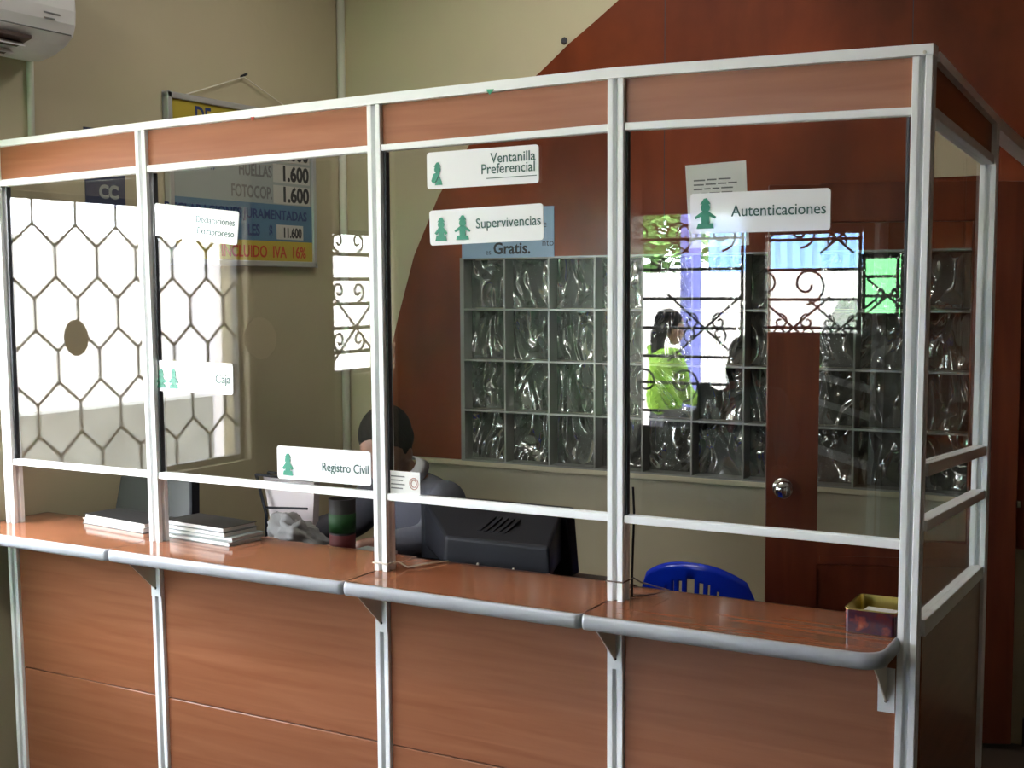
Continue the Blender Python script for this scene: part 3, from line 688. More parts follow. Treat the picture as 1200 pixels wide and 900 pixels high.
# ------------------------------------------------------------------ half-glazed door standing open in front of the block window
A = Vector((-.802, 1.445, 0)); B = Vector((-.062, 1.735, 0)); ud = (B-A).normalized(); nd = Vector((ud.y, -ud.x, 0)); L = (B-A).length
dr = bpy.data.objects.new('door_1', None); COL.objects.link(dr); dr.location = A; dr['world_made'] = 1; dr['kind'] = 'structure'
DZT, DZR, DZP = 1.845, 1.722, .682
def dbox(q, s0, s1, z0, z1, n0, n1):
    p = lambda s, n, z: A+ud*s+nd*n+Vector((0, 0, z))
    return q.hexa([p(s0, n1, z0), p(s1, n1, z0), p(s1, n0, z0), p(s0, n0, z0), p(s0, n1, z1), p(s1, n1, z1), p(s1, n0, z1), p(s0, n0, z1)])
q = MB(); dbox(q, 0, .165, .02, DZT, -.018, .018); dbox(q, L-.15, L, .02, DZT, -.018, .018); dbox(q, .165, L-.15, DZR, DZT, -.018, .018); dbox(q, .165, L-.15, .60, DZP, -.018, .018); dbox(q, .165, L-.15, .02, .16, -.018, .018)
q.build('door_frame', M_['door'], dr, bevel=.003)
q = MB(); dbox(q, .165, L-.15, .16, .60, -.010, .008); q.build('door_panel', M_['door'], dr)
q = MB(); dbox(q, .175, L-.16, .60+.01, .63, .018, .021); dbox(q, .165, L-.15, .585, .60, .008, .014); q.build('moulding', M_['door'], dr)
q = MB(); dbox(q, .165, L-.15, DZP, DZR, -.002, .002); q.build('door_glass', M_['glass'], dr)
kc = at(917, 572, 'y', 1.44); s = (kc-A).dot(ud); kb = A+ud*s+Vector((0, 0, kc.z))
q = MB(); kk = [(.034, .018), (.034, .022), (.030, .026), (.013, .030), (.012, .045), (.020, .052), (.029, .060), (.031, .070), (.027, .080), (.016, .086), (.002, .088)]
for r_, hh_ in kk: pass
ks = MB().lathe([(r, h) for r, h in kk], (0, 0, 0), 'z', 24)
rot = Matrix((ud, Vector((0, 0, 1)), nd)).transposed()
ks.v = [tuple(kb+rot @ Vector(v)) for v in ks.v]
ks.build('door_knob', M_['chrome'], dr, smooth=True)

# ------------------------------------------------------------------ behind the counter
DZ = .70
t = thing('desk', (-1.75, .45, 0), 'dark brown office desk behind the counter', 'desk')
MB().box((-2.55, .20, DZ-.03), (-.98, .62, DZ)).build('desk_top', M_['deskw'], t, bevel=.004)
for x in (-2.53, -1.02): MB().box((x-.015, .22, 0), (x+.015, .60, DZ-.03)).build('side_panel', M_['deskw'], t)
MB().box((-2.515, .24, .25), (-1.035, .255, DZ-.03)).build('front_panel', M_['deskw'], t)

# monitor seen from behind
yb0, yb1 = .30, .60
bl, br_ = at(520, 629, 'y', yb0), at(645, 640, 'y', yb0); tl, tr = at(503, 579, 'y', yb1), at(672, 594, 'y', yb1); lowr = at(681, 677, 'y', yb1)
t = thing('computer_monitor', ((bl.x+br_.x)/2, .45, DZ), 'bulky black computer monitor seen from behind', 'monitor')
zb_ = (bl.z+br_.z)/2; zt_ = (tl.z+tr.z)/2; xm0, xm1 = tl.x, tr.x+.004
z0_ = DZ+.045
MB().hexa([(bl.x, yb0, z0_+.01), (br_.x, yb0, z0_+.01), (xm1-.015, yb1-.05, z0_), (xm0+.015, yb1-.05, z0_), (bl.x+.005, yb0, zb_), (br_.x-.005, yb0, zb_), (xm1-.015, yb1-.05, zt_-.012), (xm0+.015, yb1-.05, zt_-.012)]).build('rear_shell', M_['blackp'], t, bevel=.010, seg=3)
MB().hexa([(xm0, yb1-.05, DZ+.004), (xm1+.016, yb1-.05, DZ+.004), (xm1+.016, yb1, DZ+.004), (xm0, yb1, DZ+.004), (xm0, yb1-.05, zt_), (xm1, yb1-.05, zt_), (xm1, yb1, zt_), (xm0, yb1, zt_)]).build('bezel', M_['blackp'], t, bevel=.006)
MB().box((xm0+.03, yb1, z0_+.01), (xm1-.03, yb1+.003, zt_-.03)).build('screen', M_['blackg'], t)
MB().lathe([(.11, 0), (.11, .008), (.05, .018), (.045, .03)], ((bl.x+br_.x)/2, .46, DZ)).build('stand', M_['blackp'], t)
q = MB()
for k in range(5):
    x = bl.x+.07+k*.020; y_ = .36; zz = zb_+(zt_-.012-zb_)*((y_-yb0)/(yb1-.05-yb0))
    q.hexa([(x, y_, zz-.003), (x+.010, y_, zz-.003), (x+.010, y_+.09, zz+.020), (x, y_+.09, zz+.020), (x, y_, zz+.002), (x+.010, y_, zz+.002), (x+.010, y_+.09, zz+.0265), (x, y_+.09, zz+.0265)])
q.build('vent_ribs', M_['blackp'], t)
for p in ((560, 661), (602, 667)):
    pp = at(*p, 'y', yb0); MB().lathe([(.004, 0), (.003, -.003), (.001, -.0035)], (pp.x, yb0, pp.z), 'y', 8).build('screw', M_['steel'], t)

# dark flat screen at the left
s0 = at(188, 600, 'y', .42); s1 = at(211, 566, 'y', .42); s2 = at(221, 602, 'y', .42)
t = thing('flat_screen', (s0.x, .42, DZ), 'dark flat computer screen behind the magazines, seen edge tilted', 'monitor')
MB().hexa([(s0.x-.20, .40, DZ+.04), (s2.x, .43, DZ+.04), (s2.x, .455, DZ+.04), (s0.x-.20, .425, DZ+.04), (s0.x-.20, .44, s1.z), (s1.x, .47, s1.z), (s1.x, .495, s1.z), (s0.x-.20, .465, s1.z)]).build('rear_case', plain('dark_grey_case', (.045, .048, .042), .5), t, bevel=.004)
MB().hexa([(s2.x-.002, .425, DZ+.035), (s2.x+.008, .425, DZ+.035), (s2.x+.008, .46, DZ+.035), (s2.x-.002, .46, DZ+.035), (s1.x-.002, .465, s1.z), (s1.x+.008, .465, s1.z), (s1.x+.008, .50, s1.z), (s1.x-.002, .50, s1.z)]).build('edge_frame', M_['blackp'], t)
MB().box((s0.x-.12, .42, DZ), (s0.x-.02, .54, DZ+.012)).build('foot', M_['blackp'], t); MB().box((s0.x-.09, .46, DZ+.01), (s0.x-.05, .49, DZ+.10)).build('neck', M_['blackp'], t)

# wire tray with papers, grey bag, pencil cup, paper stack
ty = .56
p0 = at(300, 556, 'y', ty); p1 = at(312, 602, 'y', ty-.03); p2 = at(355, 566, 'y', ty)
t = thing('document_rack', (p0.x, ty, DZ), 'black framed document rack holding pinkish papers on the desk', 'rack')
q = MB()
for dy in (0, .06): q.tube([(p0.x, ty+dy, p0.z), (p1.x, ty-.03+dy, p1.z), (p1.x, ty-.03+dy, DZ+.005)], .005, 6)
q.tube([(p0.x, ty, p0.z), (p2.x+.04, ty, p0.z-.005)], .004, 6); q.tube([(p1.x, ty-.03, p1.z+.02), (p2.x+.04, ty-.03, p1.z+.03)], .004, 6); q.tube([(p1.x, ty-.03, DZ+.006), (p2.x+.06, ty-.03, DZ+.006)], .005, 6)
q.tube([(p0.x, ty+.06, p0.z), (p2.x+.04, ty+.06, p0.z-.005)], .004, 6)
q.build('wire_frame', M_['blackp'], t)
MB().hexa([(p1.x+.01, ty-.01, DZ+.012), (p2.x+.04, ty-.01, DZ+.012), (p2.x+.04, ty+.02, DZ+.012), (p1.x+.01, ty+.02, DZ+.012), (p0.x+.012, ty+.02, p0.z-.006), (p2.x+.03, ty+.02, p0.z-.012), (p2.x+.03, ty+.05, p0.z-.012), (p0.x+.012, ty+.05, p0.z-.006)]).build('paper_wad', plain('pinkish_paper', (.38, .33, .33), .7), t)
bc = at(350, 608, 'y', .47)
q = MB().ell((bc.x, .47, DZ+.050), (.115, .055, .050), 56, 36)
rr_ = random.Random(3); q.v = [tuple(Vector((bc.x, .47, DZ+.05))+(Vector(v)-Vector((bc.x, .47, DZ+.05)))*(1+.16*math.sin(37*v[0]+5)*math.cos(29*v[1]+41*v[2])+.06*rr_.random())) for v in q.v]
from mathutils import noise as mn
q.v = [tuple(Vector(v)+(Vector(v)-Vector((bc.x, .47, DZ+.05))).normalized()*(.022*mn.noise(Vector(v)*34)+.012*mn.noise(Vector(v)*80))) for v in q.v]
q.v = [(x, y, max(z, DZ+.001)) for x, y, z in q.v]
q.v = [(x, y, z-(x-bc.x)*.28 if z > DZ+.03 else z) for x, y, z in q.v]
o = q.build('plastic_bag', M_['cloud'], smooth=True); tag(o, 'crumpled greyish white bag lying on the desk behind the counter', 'bag')
kc2 = at(401, 600, 'y', .34)
ch_ = at(401, 584, 'y', .34).z-DZ
t = thing('cup', (kc2.x, .34, DZ), 'dark cup with red and green decoration beside the clerk', 'cup')
MB().lathe([(.034, 0), (.036, .004), (.040, ch_), (.036, ch_), (.032, .010)], (kc2.x, .34, DZ), 'z', 24).build('cup_body', plain('dark_cup', (.010, .008, .008), .5, spec=.2), t, smooth=True)
MB().lathe([(.0372, .15*ch_), (.0388, .50*ch_), (.0380, .50*ch_), (.0365, .15*ch_)], (kc2.x, .34, DZ)).build('red_band', plain('dark_red_print', (.06, .006, .006), .6, spec=.2), t, smooth=True)
MB().lathe([(.0392, .53*ch_), (.0405, .80*ch_), (.0395, .80*ch_), (.0385, .53*ch_)], (kc2.x, .34, DZ)).build('green_band', plain('leafgreen_print', (.008, .035, .008), .6, spec=.2), t, smooth=True)
sp = at(425, 620, 'y', .36)
for k in range(4):
    o = MB().box((-.06, -.05, 0), (.06, .05, .013)).build('notepad', M_['paper'] if k % 2 == 0 else M_['greyb'], bevel=.002)
    o.location = (sp.x+.02, .37, DZ+.0005+k*.0138); o.rotation_euler.z = .12*((k*37) % 5-2)
    tag(o, ['grey white notepad at the bottom of the small pile by the clerk', 'grey notepad second from the bottom of the small pile by the clerk', 'white notepad third from the bottom of the small pile by the clerk', 'grey notepad on top of the small pile by the clerk'][k], 'notepad', 'small pile of notepads on the desk')
wk = at(235, 598, 'y', .30); o = MB().ell((wk.x, .30, DZ+.045), (.014, .014, .022)).tube([(wk.x, .30, DZ), (wk.x, .30, DZ+.03)], .006, 8).build('desk_stamp', plain('pale_grey', (.42, .44, .38), .4), smooth=True)
tag(o, 'small pale knob shaped stamp behind the magazines', 'stamp')

# blue plastic chair
cc = at(814, 657, 'y', .95)
t = thing('plastic_chair', (cc.x, .98, 0), 'blue moulded plastic chair behind the counter', 'chair')
def chair_back():
    q = MB(); w0, n, m = .19, 28, 10
    zt = cc.z; zlow = zt-.36; th = .007
    def surf(u, v):    # u -1..1 across, v 0..1 up
        top = zt-.075*abs(u)**2.3-.10*max(0, abs(u)-.86)**1.0*3
        z = zlow+(top-zlow)*v; hw = w0*(.90+.10*v)
        x = cc.x+u*hw*math.cos(.25*u); y = .92+.06*u*u+(-.07)*(1-v)+.02*math.sin(PI*v)
        return Vector((x, y, z))
    us = [-1+2*i/56 for i in range(57)]; vs = [0, .10, .2, .3, .4, .5, .58, .66, .72, .76, .80, .84, .865, .94, 1]
    def slot(u, v):
        if v > .865-.25*abs(u)**1.5: return False
        if v < .12: return False
        k = (abs(u)*7.2) % 1.0
        return abs(u) < .80 and k < .42
    idx = {}; V = []; F = []
    def g(i, j, s):
        if (i, j, s) not in idx:
            p = surf(us[i], vs[j]); idx[(i, j, s)] = len(V); V.append(p+Vector((0, th*s, 0)))
        return idx[(i, j, s)]
    for i in range(56):
        for j in range(14):
            um, vm = (us[i]+us[i+1])/2, (vs[j]+vs[j+1])/2
            if slot(um, vm): continue
            F.append((g(i, j, 0), g(i+1, j, 0), g(i+1, j+1, 0), g(i, j+1, 0)))
    q.add(V, F); return q
o = chair_back().build('backrest', M_['chair'], t, smooth=True); so = o.modifiers.new('s', 'SOLIDIFY'); so.thickness = .009; so.offset = 0
zs = .34
q = MB().prism(rrect(.42, .40, .05), (cc.x-.21, .90, zs-.02), (1, 0, 0), (0, 1, 0), (0, 0, .02)); q.build('seat', M_['chair'], t, bevel=.006)
for sx in (-1, 1):
    for sy in (0, 1):
        MB().tube([(cc.x+sx*.18, .93+sy*.33, zs-.01), (cc.x+sx*.21, .92+sy*.36, 0)], [.022, .016], 8).build('leg', M_['chair'], t, smooth=True)
    MB().tube([(cc.x+sx*.20, .91, zs-.02), (cc.x+sx*.215, .885, zs+.10), (cc.x+sx*.222, .93, cc.z-.17)], [.018, .014, .010], 8).build('back_support', M_['chair'], t, smooth=True)

# papers and magazines on the counter
def bundle(name, x0, x1, y0, y1, z0, z1, label, cover, rot=0, pages=None, group=None, cat='magazine'):
    t = thing(name, ((x0+x1)/2, (y0+y1)/2, z0), label, cat, group); c = Vector(((x0+x1)/2, (y0+y1)/2, 0))
    def R_(o):
        for v in o.data.vertices:
            d = Vector((v.co.x-c.x, v.co.y-c.y, 0)); d.rotate(Euler((0, 0, rot))); v.co.x, v.co.y = c.x+d.x, c.y+d.y
        return o
    R_(MB().box((x0+.003, y0+.003, z0+.0012), (x1-.003, y1-.003, z1-.0012)).build('pages', pages or M_['paper'], t, bevel=.001, seg=1))
    R_(MB().box((x0, y0, z1-.0012), (x1, y1, z1)).build('cover', cover, t)); R_(MB().box((x0, y0, z0), (x1, y1, z0+.0012)).build('back_cover', M_['greyb'], t))
dark = plain('dark_cover', (.02, .02, .022), .4); dgrey = plain('slate_cover', (.06, .065, .065), .4)
z = ZT+.001; g_ = 'printed matter on the counter by the left post'
a = at(92, 613, 'z', z+.002)
bundle('paper_bundle', a.x, a.x+.30, a.y, a.y+.10, z, z+.015, 'thin white paper bundle under the dark covered bundle on the leftmost counter', M_['paper'], -.13, None, g_, 'papers')
bundle('paper_bundle', a.x+.015, a.x+.31, a.y-.004, a.y+.12, z+.0152, z+.030, 'white paper bundle with a dark cover, upper one on the leftmost counter', dark, -.13, None, g_, 'papers')
b2 = at(190, 629, 'z', z)
bx = b2.x+.002
for k, (dx, dy, l, hgt, cov, rt, lab) in enumerate((
    (.012, -.006, .265, .0115, M_['greyb'], -.10, 'lowest magazine of the stack at the second counter'),
    (.008, .004, .268, .0105, M_['greyb'], -.08, 'white edged magazine second from the bottom of the counter stack'),
    (.004, .002, .252, .0125, dgrey, -.12, 'magazine second from the top of the counter stack'),
    (.0, .004, .248, .0125, dark, -.11, 'topmost magazine with a dark framed cover on the counter stack'))):
    zz = z+sum((.0118, .0108, .0128, .0128)[:k])
    bundle('magazine', bx+dx, bx+dx+l, b2.y+dy, b2.y+dy+.125, zz, zz+hgt, lab, cov, rt, None, 'stack of magazines on the second counter')
# open tin on the right counter
t0, t1 = at(990, 739, 'z', ZT), at(1036, 746, 'z', ZT)
tw, td, th_ = .105, .135, .048
t = thing('biscuit_tin', (t0.x+tw/2, t0.y+td/2, ZT), 'open square tin with dark red printed sides and gold rim, beside the corner post', 'tin')
x0, y0 = t0.x, t0.y-.006; z0 = ZT+.001
def ring(o, zz): return [(p[0]+x0+o, p[1]+y0+o, zz) for p in rrect(tw-2*o, td-2*o, .010-o if o < .008 else .003)]
m, nt, b = nodes('tin_print'); tc = N(nt, 'ShaderNodeTexCoord'); nn_ = N(nt, 'ShaderNodeTexNoise'); nn_.inputs['Scale'].default_value = 28; nn_.inputs['Detail'].default_value = 3
rp = N(nt, 'ShaderNodeValToRGB'); rp.color_ramp.elements[0].position = .35; rp.color_ramp.elements[0].color = (.08, .007, .007, 1); rp.color_ramp.elements[1].position = .75; rp.color_ramp.elements[1].color = (.38, .15, .08, 1)
e_ = rp.color_ramp.elements.new(.52); e_.color = (.035, .01, .025, 1); e_ = rp.color_ramp.elements.new(.62); e_.color = (.24, .04, .02, 1)
nt.links.new(tc.outputs['Object'], nn_.inputs['Vector']); nt.links.new(nn_.outputs['Fac'], rp.inputs[0]); nt.links.new(rp.outputs[0], b.inputs['Base Color']); b.inputs['Roughness'].default_value = .25
def shell(name, mat, o0, o1, za, zb):
    A1, A2, B1, B2 = ring(o0, za), ring(o0, zb), ring(o1, za), ring(o1, zb); k = len(A1)
    fs = []
    for i in range(k):
        j = (i+1) % k; fs += [(i, j, k+j, k+i), (2*k+i, 3*k+i, 3*k+j, 2*k+j), (k+i, k+j, 3*k+j, 3*k+i), (i, 2*k+i, 2*k+j, j)]
    return MB().add(A1+A2+B1+B2, fs).build(name, mat, t)
shell('tin_wall', m, 0, .001, z0, z0+th_); shell('gold_lining', M_['gold'], .0012, .002, z0+.002, z0+th_-.001)
shell('rim', M_['gold'], -.0012, .0012, z0+th_-.001, z0+th_+.0015)
MB().prism([(p[0]+x0+.001, p[1]+y0+.001) for p in rrect(tw-.002, td-.002, .009)], (0, 0, z0), (1, 0, 0), (0, 1, 0), (0, 0, .002)).build('tin_base', M_['gold'], t)
tin = t
o = MB()
o.prism([(p[0]+x0+.022, p[1]+y0+.02) for p in rrect(.075, .095, .004)], (0, 0, z0+.003), (1, 0, 0), (0, 1, 0), (0, 0, .022))
o = o.build('paper_slips', M_['paper'], bevel=.002); tag(o, 'pad of pale paper slips lying inside the open tin', 'papers')
o = MB().hexa([(x0+.015, y0+.035, z0+.0255), (x0+.085, y0+.025, z0+.0255), (x0+.092, y0+.105, z0+.0285), (x0+.022, y0+.112, z0+.0285), (x0+.015, y0+.035, z0+.0265), (x0+.085, y0+.025, z0+.0265), (x0+.092, y0+.105, z0+.0295), (x0+.022, y0+.112, z0+.0295)]).build('folded_slip', M_['paper']); tag(o, 'loose folded paper slip on top of the pad in the tin', 'paper')

# cords on posts and counter
o = MB().tube([(px(3, .82)-.022, -.003, .822), (px(3, .82), -.004, .824), (px(3, .82)+.022, -.003, .822), (px(3, .82)+.024, .043, .820), (-1.29, .055, .806), (-1.262, .10, .809), (-1.24, .17, .8045)], .0022, 6).build('string', plain('pale_string', (.55, .50, .42), .8)); tag(o, 'pale string tied round the post in front of the clerk', 'string')
o = MB().tube([(px(4, .85)-.022, -.003, .848), (px(4, .85)+.022, -.003, .848), (px(4, .85)+.026, .045, .850), (-.645, .06, .838), (-.60, .12, .812), (-.63, .09, .8045), (-.665, .06, .804)], .0018, 6).build('tie_wire', plain('dark_wire', (.12, .09, .08), .6)); tag(o, 'thin dark wire tied round the post left of the blue chair', 'wire')
o = MB().tube([(px(4, 1)+.024, .046, 1.06), (px(4, 1)+.026, .048, 1.0), (px(4, 1)+.022, .047, .86), (px(4, 1)+.022, .047, .804)], .0028, 6).build('cable', M_['blackp']); tag(o, 'black cable running down behind the post left of the blue chair', 'cable')
a = at(574, 107, 'y', -.004)
o = MB().prism([(-.010, .005), (.0, -.008), (.012, .004)][::1], (a.x, -.0055, a.z), (1, 0, 0), (0, 0, 1), (0, .0012, 0)).build('tape_scrap', plain('green_tape', (.01, .25, .12), .5)); tag(o, 'tiny green scrap of tape on the top rail above the third pane', 'tape')
a = at(296, 139, 'y', -.004)
o = MB().prism([(-.006, .004), (.0, -.006), (.008, .004)], (a.x, -.0055, a.z), (1, 0, 0), (0, 0, 1), (0, .0012, 0)).build('tape_scrap', M_['red']); tag(o, 'tiny red scrap of tape on the top rail above the second pane', 'tape')

# ------------------------------------------------------------------ people
def skin_mesh(chains, rad, sub=2):
    """chains: list of joint name lists; rad/pos in dict"""
    names = []; edges = []
    for ch in chains:
        for n in ch:
            if n not in names: names.append(n)
        for a_, b_ in zip(ch, ch[1:]): edges.append((names.index(a_), names.index(b_)))
    me = bpy.data.meshes.new('sk'); me.from_pydata([rad[n][0] for n in names], edges, []); me.update()
    ob = bpy.data.objects.new('sk', me); COL.objects.link(ob); sk = ob.modifiers.new('s', 'SKIN'); sk.use_smooth_shade = True; sk.branch_smoothing = .6
    for i, n in enumerate(names):
        r = rad[n][1]; me.skin_vertices[0].data[i].radius = r if isinstance(r, tuple) else (r, r); me.skin_vertices[0].data[i].use_root = (i == 0)
    ss = ob.modifiers.new('u', 'SUBSURF'); ss.levels = sub; ss.render_levels = sub
    bpy.context.view_layer.update()
    out = bpy.data.meshes.new_from_object(ob.evaluated_get(bpy.context.evaluated_depsgraph_get())); bpy.data.objects.remove(ob)
    return out
def remesh(meshes, name, mat, parent, vox=.007, smooth=6):
    bm = bmesh.new()
    for m in meshes:
        bm.from_mesh(m)
    me = bpy.data.meshes.new(name); bm.to_mesh(me); bm.free(); ob = bpy.data.objects.new(name, me); COL.objects.link(ob)
    rm = ob.modifiers.new('r', 'REMESH'); rm.mode = 'VOXEL'; rm.voxel_size = vox; rm.use_smooth_shade = True
    sm = ob.modifiers.new('m', 'SMOOTH'); sm.iterations = smooth; sm.factor = .5
    bpy.context.view_layer.update()
    out = bpy.data.meshes.new_from_object(ob.evaluated_get(bpy.context.evaluated_depsgraph_get())); bpy.data.objects.remove(ob)
    out.materials.clear(); out.materials.append(mat)
    for p in out.polygons: p.use_smooth = True
    o = bpy.data.objects.new(name, out); COL.objects.link(o); put(o, parent); return o
def mbmesh(q):
    me = bpy.data.meshes.new('x'); me.from_pydata(q.v, [], q.f); me.update(); return me
def person(base, az, tilt, J, label, shirt, hairmat=None, collar=False, hands=True, scale=1.0, longhair=False, straps=False, vox=.007, headturn=0):
    """J: joints in the person's own frame (x to its left, y forward, z up) from base; az = heading angle of +y; tilt = head bow"""
    rz = Matrix.Rotation(az, 3, 'Z'); base = Vector(base)
    Wp = lambda p: base+rz @ (Vector(p)*scale)
    t = thing('person', tuple(base), label, 'person')
    hd = Vector(J['head']); hm = rz @ Matrix.Rotation(headturn, 3, 'Z') @ Matrix.Rotation(-tilt, 3, 'X')
    H = lambda p: Wp(hd)+hm @ (Vector(p)*scale)
    def E(q, c, r, n=24, m=16): q.ell(H(c), tuple(x*scale for x in r), n, m, hm)
    head = MB(); E(head, (0, -.008, .035), (.075, .096, .090)); E(head, (0, .020, -.030), (.058, .068, .075)); E(head, (0, .050, -.078), (.030, .030, .024))
    E(head, (0, .094, -.022), (.012, .020, .020), 12, 8); E(head, (0, .084, .004), (.009, .014, .028), 12, 8)
    E(head, (0, .080, -.057), (.024, .012, .006), 12, 8); E(head, (0, .077, -.066), (.020, .012, .007), 12, 8)
    for s in (-1, 1):
        E(head, (s*.076, -.008, -.008), (.009, .018, .030), 12, 8); E(head, (s*.030, .078, .025), (.022, .012, .007), 12, 8); E(head, (s*.036, .058, -.020), (.022, .026, .022), 12, 8)
    body = {}
    def r(n, p, rd): body[n] = (Wp(p), tuple(x*scale for x in rd) if isinstance(rd, tuple) else rd*scale)
    r('pel', J['pel'], (.135, .105)); r('wst', J['wst'], (.125, .095)); r('chs', J['chs'], (.150, .105)); r('nkb', J['nkb'], (.062, .058)); r('nk', J['nk'], .050)
    hb = Vector(J['head'])+Vector((0, -.02, -.03)); r('hb', hb, .055)
    ch = [['pel', 'wst', 'chs', 'nkb', 'nk', 'hb']]
    for s, S_ in ((1, 'l'), (-1, 'r')):
        for n, rd in (('sh', .056), ('el', .041), ('wr', .027), ('hip', .085), ('kn', .060), ('an', .040), ('toe', .034)):
            if n+S_ in J: r(n+S_, J[n+S_], rd)
        ch.append(['chs', 'sh'+S_, 'el'+S_, 'wr'+S_]); ch.append(['pel', 'hip'+S_, 'kn'+S_, 'an'+S_, 'toe'+S_])
    meshes = [skin_mesh(ch, body), mbmesh(head)]
    if hands:
        for S_, s in (('l', 1), ('r', -1)):
            wr, el = Vector(J['wr'+S_]), Vector(J['el'+S_]); f_ = (wr-el); f_.z = min(f_.z, 0)*.3; f_.normalize(); side = Vector((f_.y, -f_.x, 0)).normalized()*(-s); dn = Vector((0, 0, -1))
            q = MB(); pc = wr+f_*.05
            q.ell(Wp(pc), (.040*scale, .046*scale, .014*scale), 16, 10, rz @ Matrix((side.cross(dn).normalized(), f_, Vector((0, 0, 1)))).transposed() if False else rz)
            for k in range(4):
                off = side*((k-1.5)*.019); ln = (.070, .078, .073, .056)[k]
                a0 = pc+f_*.034+off; q.tube([Wp(a0), Wp(a0+f_*ln*.45+Vector((0, 0, .008))), Wp(a0+f_*ln*.8-Vector((0, 0, .006))), Wp(a0+f_*ln*.95-Vector((0, 0, .018)))], [.0092*scale, .0088*scale, .008*scale, .006*scale], 8)
            a0 = pc-f_*.018+side*(-.030); q.tube([Wp(a0), Wp(a0+f_*.03-side*.018), Wp(a0+f_*.058-side*.020)], [.012*scale, .0095*scale, .007*scale], 8)
            meshes.append(mbmesh(q))
    remesh(meshes, 'body', M_['skin'], t, vox)
    # hair cap
    hr = MB(); E(hr, (0, -.024, .052), (.083, .101, .088)); E(hr, (0, -.052, .018), (.078, .066, .066))
    for s in (-1, 1): E(hr, (s*.066, -.016, .018), (.018, .036, .038), 12, 8)
    if longhair: E(hr, (0, -.075, -.06), (.085, .055, .12)); E(hr, (0, -.07, -.14), (.075, .045, .09))
    remesh([mbmesh(hr)], 'hair', hairmat or M_['hair'], t, vox, 3)
    # eyes
    for s in (-1, 1):
        q = MB(); E(q, (s*.030, .077, .008), (.013, .010, .006), 10, 8); q.build('eye', M_['black'], t, smooth=True)
    # shirt: torso and sleeves a little larger than the body
    b3 = {}
    for n in ('pel', 'wst', 'chs', 'shl', 'shr', 'ell', 'elr', 'nkb'):
        p, rd = body[n]; k = (.034 if vox > .01 else .024)*scale
        b3[n] = (p, tuple(x+k for x in rd) if isinstance(rd, tuple) else rd+k*1.1)
    for S_ in 'lr':
        p = body['el'+S_][0].lerp(body['wr'+S_][0], .82); b3['cf'+S_] = (p, .042*scale)
    b3['nkb'] = (body['chs'][0].lerp(body['nkb'][0], .97), (.082*scale, .078*scale))
    remesh([skin_mesh([['pel', 'wst', 'chs', 'nkb'], ['chs', 'shl', 'ell', 'cfl'], ['chs', 'shr', 'elr', 'cfr']], b3)], 'shirt', shirt, t, vox)
    b4 = {n: (body[n][0], tuple(x+.010 for x in body[n][1]) if isinstance(body[n][1], tuple) else body[n][1]+.012) for n in ('pel', 'hipl', 'hipr', 'knl', 'knr', 'anl', 'anr')}
    remesh([skin_mesh([['pel', 'hipl', 'knl', 'anl'], ['pel', 'hipr', 'knr', 'anr']], b4)], 'trousers', M_['cloth'], t, .012)
    for S_ in 'lr':
        q = MB().tube([body['an'+S_][0]+Vector((0, 0, -.02)), body['toe'+S_][0]], [.048, .042], 10); q.v = [(x, y, max(z, base.z)) for x, y, z in q.v]; q.build('shoe', M_['blackp'], t, smooth=True, bevel=.0)
    if collar:
        q = MB(); nb = body['nkb'][0]; nn = (body['nk'][0]-nb).normalized()
        u = nn.orthogonal().normalized(); v = nn.cross(u); n = 28; vs = []; fs = []
        for i in range(n):
            a = 2*PI*i/n; d = u*math.cos(a)+v*math.sin(a)
            vs += [nb+nn*.036+d*.055, nb+nn*.004+d*.080, nb-nn*.000+d*.084, nb+nn*.038+d*.060]
        for i in range(n):
            j = (i+1) % n
            for k in range(4): fs.append((4*i+k, 4*j+k, 4*j+(k+1) % 4, 4*i+(k+1) % 4))
        q.add(vs, fs).build('collar', M_['collar'], t, smooth=True)
    if straps:
        q = MB()
        for s in (-1, 1): q.tube([Wp((s*.10, .10, J['chs'][2]-.10)), Wp((s*.085, .115, J['chs'][2])), Wp((s*.07, .03, J['chs'][2]+.15)), Wp((s*.08, -.10, J['chs'][2]+.06)), Wp((s*.10, -.14, J['chs'][2]-.12))], .016, 8)
        q.build('straps', M_['rose'], t, smooth=True)
    return t
# clerk: sits facing the counter, bowed over the papers
clerk = dict(pel=(0, 0, .50), wst=(0, .03, .64), chs=(0, .09, .80), nkb=(0, .145, .915), nk=(0, .175, .955), head=(0, .225, 1.005),
             shl=(.160, .11, .872), shr=(-.160, .11, .872), ell=(.225, .20, .74), elr=(-.205, .20, .74), wrl=(.19, .44, .737), wrr=(-.08, .42, .737),
             hipl=(.09, .05, .47), hipr=(-.09, .05, .47), knl=(.13, .28, .48), knr=(-.13, .28, .48), anl=(.12, .30, .09), anr=(-.12, .30, .09), toel=(.13, .38, .045), toer=(-.13, .38, .045))
hc = at(452, 512, 'y', .66)
fa = PI-.30
fw = Matrix.Rotation(fa, 3, 'Z') @ Vector((0, .225, 0))
person((hc.x-fw.x, .66-fw.y, 0), fa, .52, clerk, 'dark haired person in a slate shirt with white collar, seated and bowed over the desk', M_['shirt'], collar=True, headturn=.5)
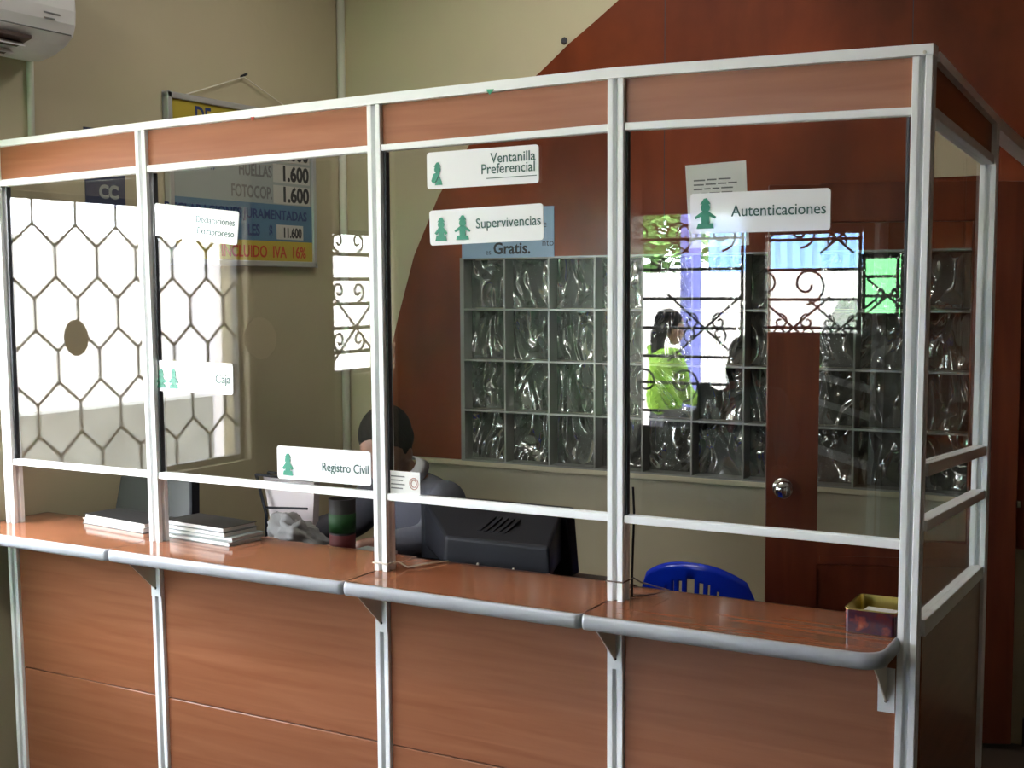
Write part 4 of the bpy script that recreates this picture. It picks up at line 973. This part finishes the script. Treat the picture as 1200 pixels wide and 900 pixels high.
# clerk's chair
cb = Vector((hc.x-fw.x, .66-fw.y, 0))
t = thing('office_chair', tuple(cb), 'black office chair the clerk sits on, hidden below the counter', 'chair')
MB().prism(rrect(.42, .42, .06), cb+Vector((-.21, -.21, .345)), (1, 0, 0), (0, 1, 0), (0, 0, .05)).build('seat', M_['blackp'], t, bevel=.015)
MB().tube([cb+Vector((0, 0, .06)), cb+Vector((0, 0, .37))], .025, 12).build('gas_column', M_['blackg'], t)
for k in range(5):
    a = 2*PI*k/5; MB().tube([cb+Vector((0, 0, .08)), cb+Vector((.24*math.cos(a), .24*math.sin(a), .03))], [.025, .028], 8).build('leg', M_['blackg'], t)

# waiting people and bench (they show in the glass)
def sitter(px_, py_, d, az, label, **kw):
    p = at(px_, py_, 'y', d); J = dict(clerk); J.update(chs=(0, .02, .86), wst=(0, .0, .68), nkb=(0, .02, 1.0), nk=(0, .03, 1.04), head=(0, .045, 1.12), shl=(.185, .01, .94), shr=(-.185, .01, .94), ell=(.23, .06, .68), elr=(-.23, .06, .68), wrl=(.12, .27, .60), wrr=(-.12, .27, .60),
             knl=(.12, .42, .50), knr=(-.12, .42, .50), anl=(.12, .42, .09), anr=(-.12, .42, .09), toel=(.12, .54, .04), toer=(-.12, .54, .04))
    return person((p.x, -d, kw.pop('z', 0)), az, .15, J, label, kw.pop('shirt'), hands=True, vox=.011, **kw), p
pl = at(779, 412, 'y', 5.5)
t = thing('concrete_bench', (pl.x, -5.5, -.13), 'low concrete bench on a step outside the scroll windows', 'bench')
MB().box((pl.x-.6, -6.0, -.13), (pl.x+.6, -5.06, .11)).build('step', M_['exts'], t)
MB().box((pl.x-.24, -5.72, .11), (pl.x+.24, -5.36, .495)).build('seat_block', M_['exts'], t, bevel=.01)
STEP = .11
sitter(776, 392, 5.5, PI*1.28, 'person in a lime green shirt sitting outdoors beyond the scroll windows', shirt=M_['lime'], longhair=True, z=STEP)
s2, p2_ = sitter(868, 420, 3.8, -PI*.2, 'long haired person in grey with red straps waiting on the bench', shirt=M_['greys'], longhair=True, straps=True)
for nm, p, d, lab in (('stool', p2_, 3.8, 'plain stool under the person with red straps'),):
    t = thing(nm, (p.x, -d, 0), lab, 'stool')
    MB().lathe([(.18, .355), (.19, .365), (.19, .385), (.18, .39)], (p.x, -d, 0)).build('seat', M_['deskw'], t)
    for k in range(4):
        a = PI/4+k*PI/2; MB().tube([(p.x+.12*math.cos(a), -d+.12*math.sin(a), .36), (p.x+.17*math.cos(a), -d+.17*math.sin(a), 0)], .014, 8).build('leg', M_['deskw'], t)

# ------------------------------------------------------------------ light
W_ = bpy.data.worlds.new('world'); S.world = W_; W_.use_nodes = True
bg = W_.node_tree.nodes['Background']; bg.inputs[0].default_value = (.86, .92, 1.0, 1); bg.inputs[1].default_value = 30.0
sd_ = bpy.data.lights.new('sun', 'SUN'); sd_.energy = 125; sd_.angle = .01; sd_.color = (1, .98, .96)
so_ = bpy.data.objects.new('sun', sd_); COL.objects.link(so_)
so_.rotation_euler = Vector((.62, .48, 1.15)).to_track_quat('Z', 'Y').to_euler()
def lamp(x, y, z, sx, sy, e, lab, col=(1, .97, .90)):
    t = thing('fill_lamp', (x, y, z), lab, 'fill lamp', 'added fill lamps out of view')
    MB().box((x-sx/2-.02, y-sy/2-.02, z+.01), (x+sx/2+.02, y+sy/2+.02, z+.06)).build('lamp_housing', M_['acw'], t)
    l = bpy.data.lights.new('fill_light', 'AREA'); l.shape = 'RECTANGLE'; l.size = sx; l.size_y = sy; l.energy = e; l.color = col
    o = bpy.data.objects.new('fill_light', l); COL.objects.link(o); put(o, t); o.location = (x, y, z)
lamp(-2.0, -1.55, ZC-.07, 1.2, .3, 36, 'added fill lamp on the ceiling of the customer room, out of view')  # invented lamp, placed to brighten the partition front from the upper left
lamp(-1.5, .95, ZC-.07, 1.2, .3, 11.5, 'added fill lamp on the ceiling behind the counter, out of view')  # invented lamp, added to lift the walls behind the counter
vs_ = S.view_settings; vs_.view_transform = 'Standard'; vs_.look = 'None'; vs_.gamma = 1; vs_.use_curve_mapping = False; vs_.exposure = .36
S.cycles.use_denoising = True; S.cycles.max_bounces = 8; S.cycles.diffuse_bounces = 5; S.cycles.transparent_max_bounces = 24
S.cycles.sample_clamp_indirect = 6
for o in S.objects:
    if 'world_made' in o: del o['world_made']
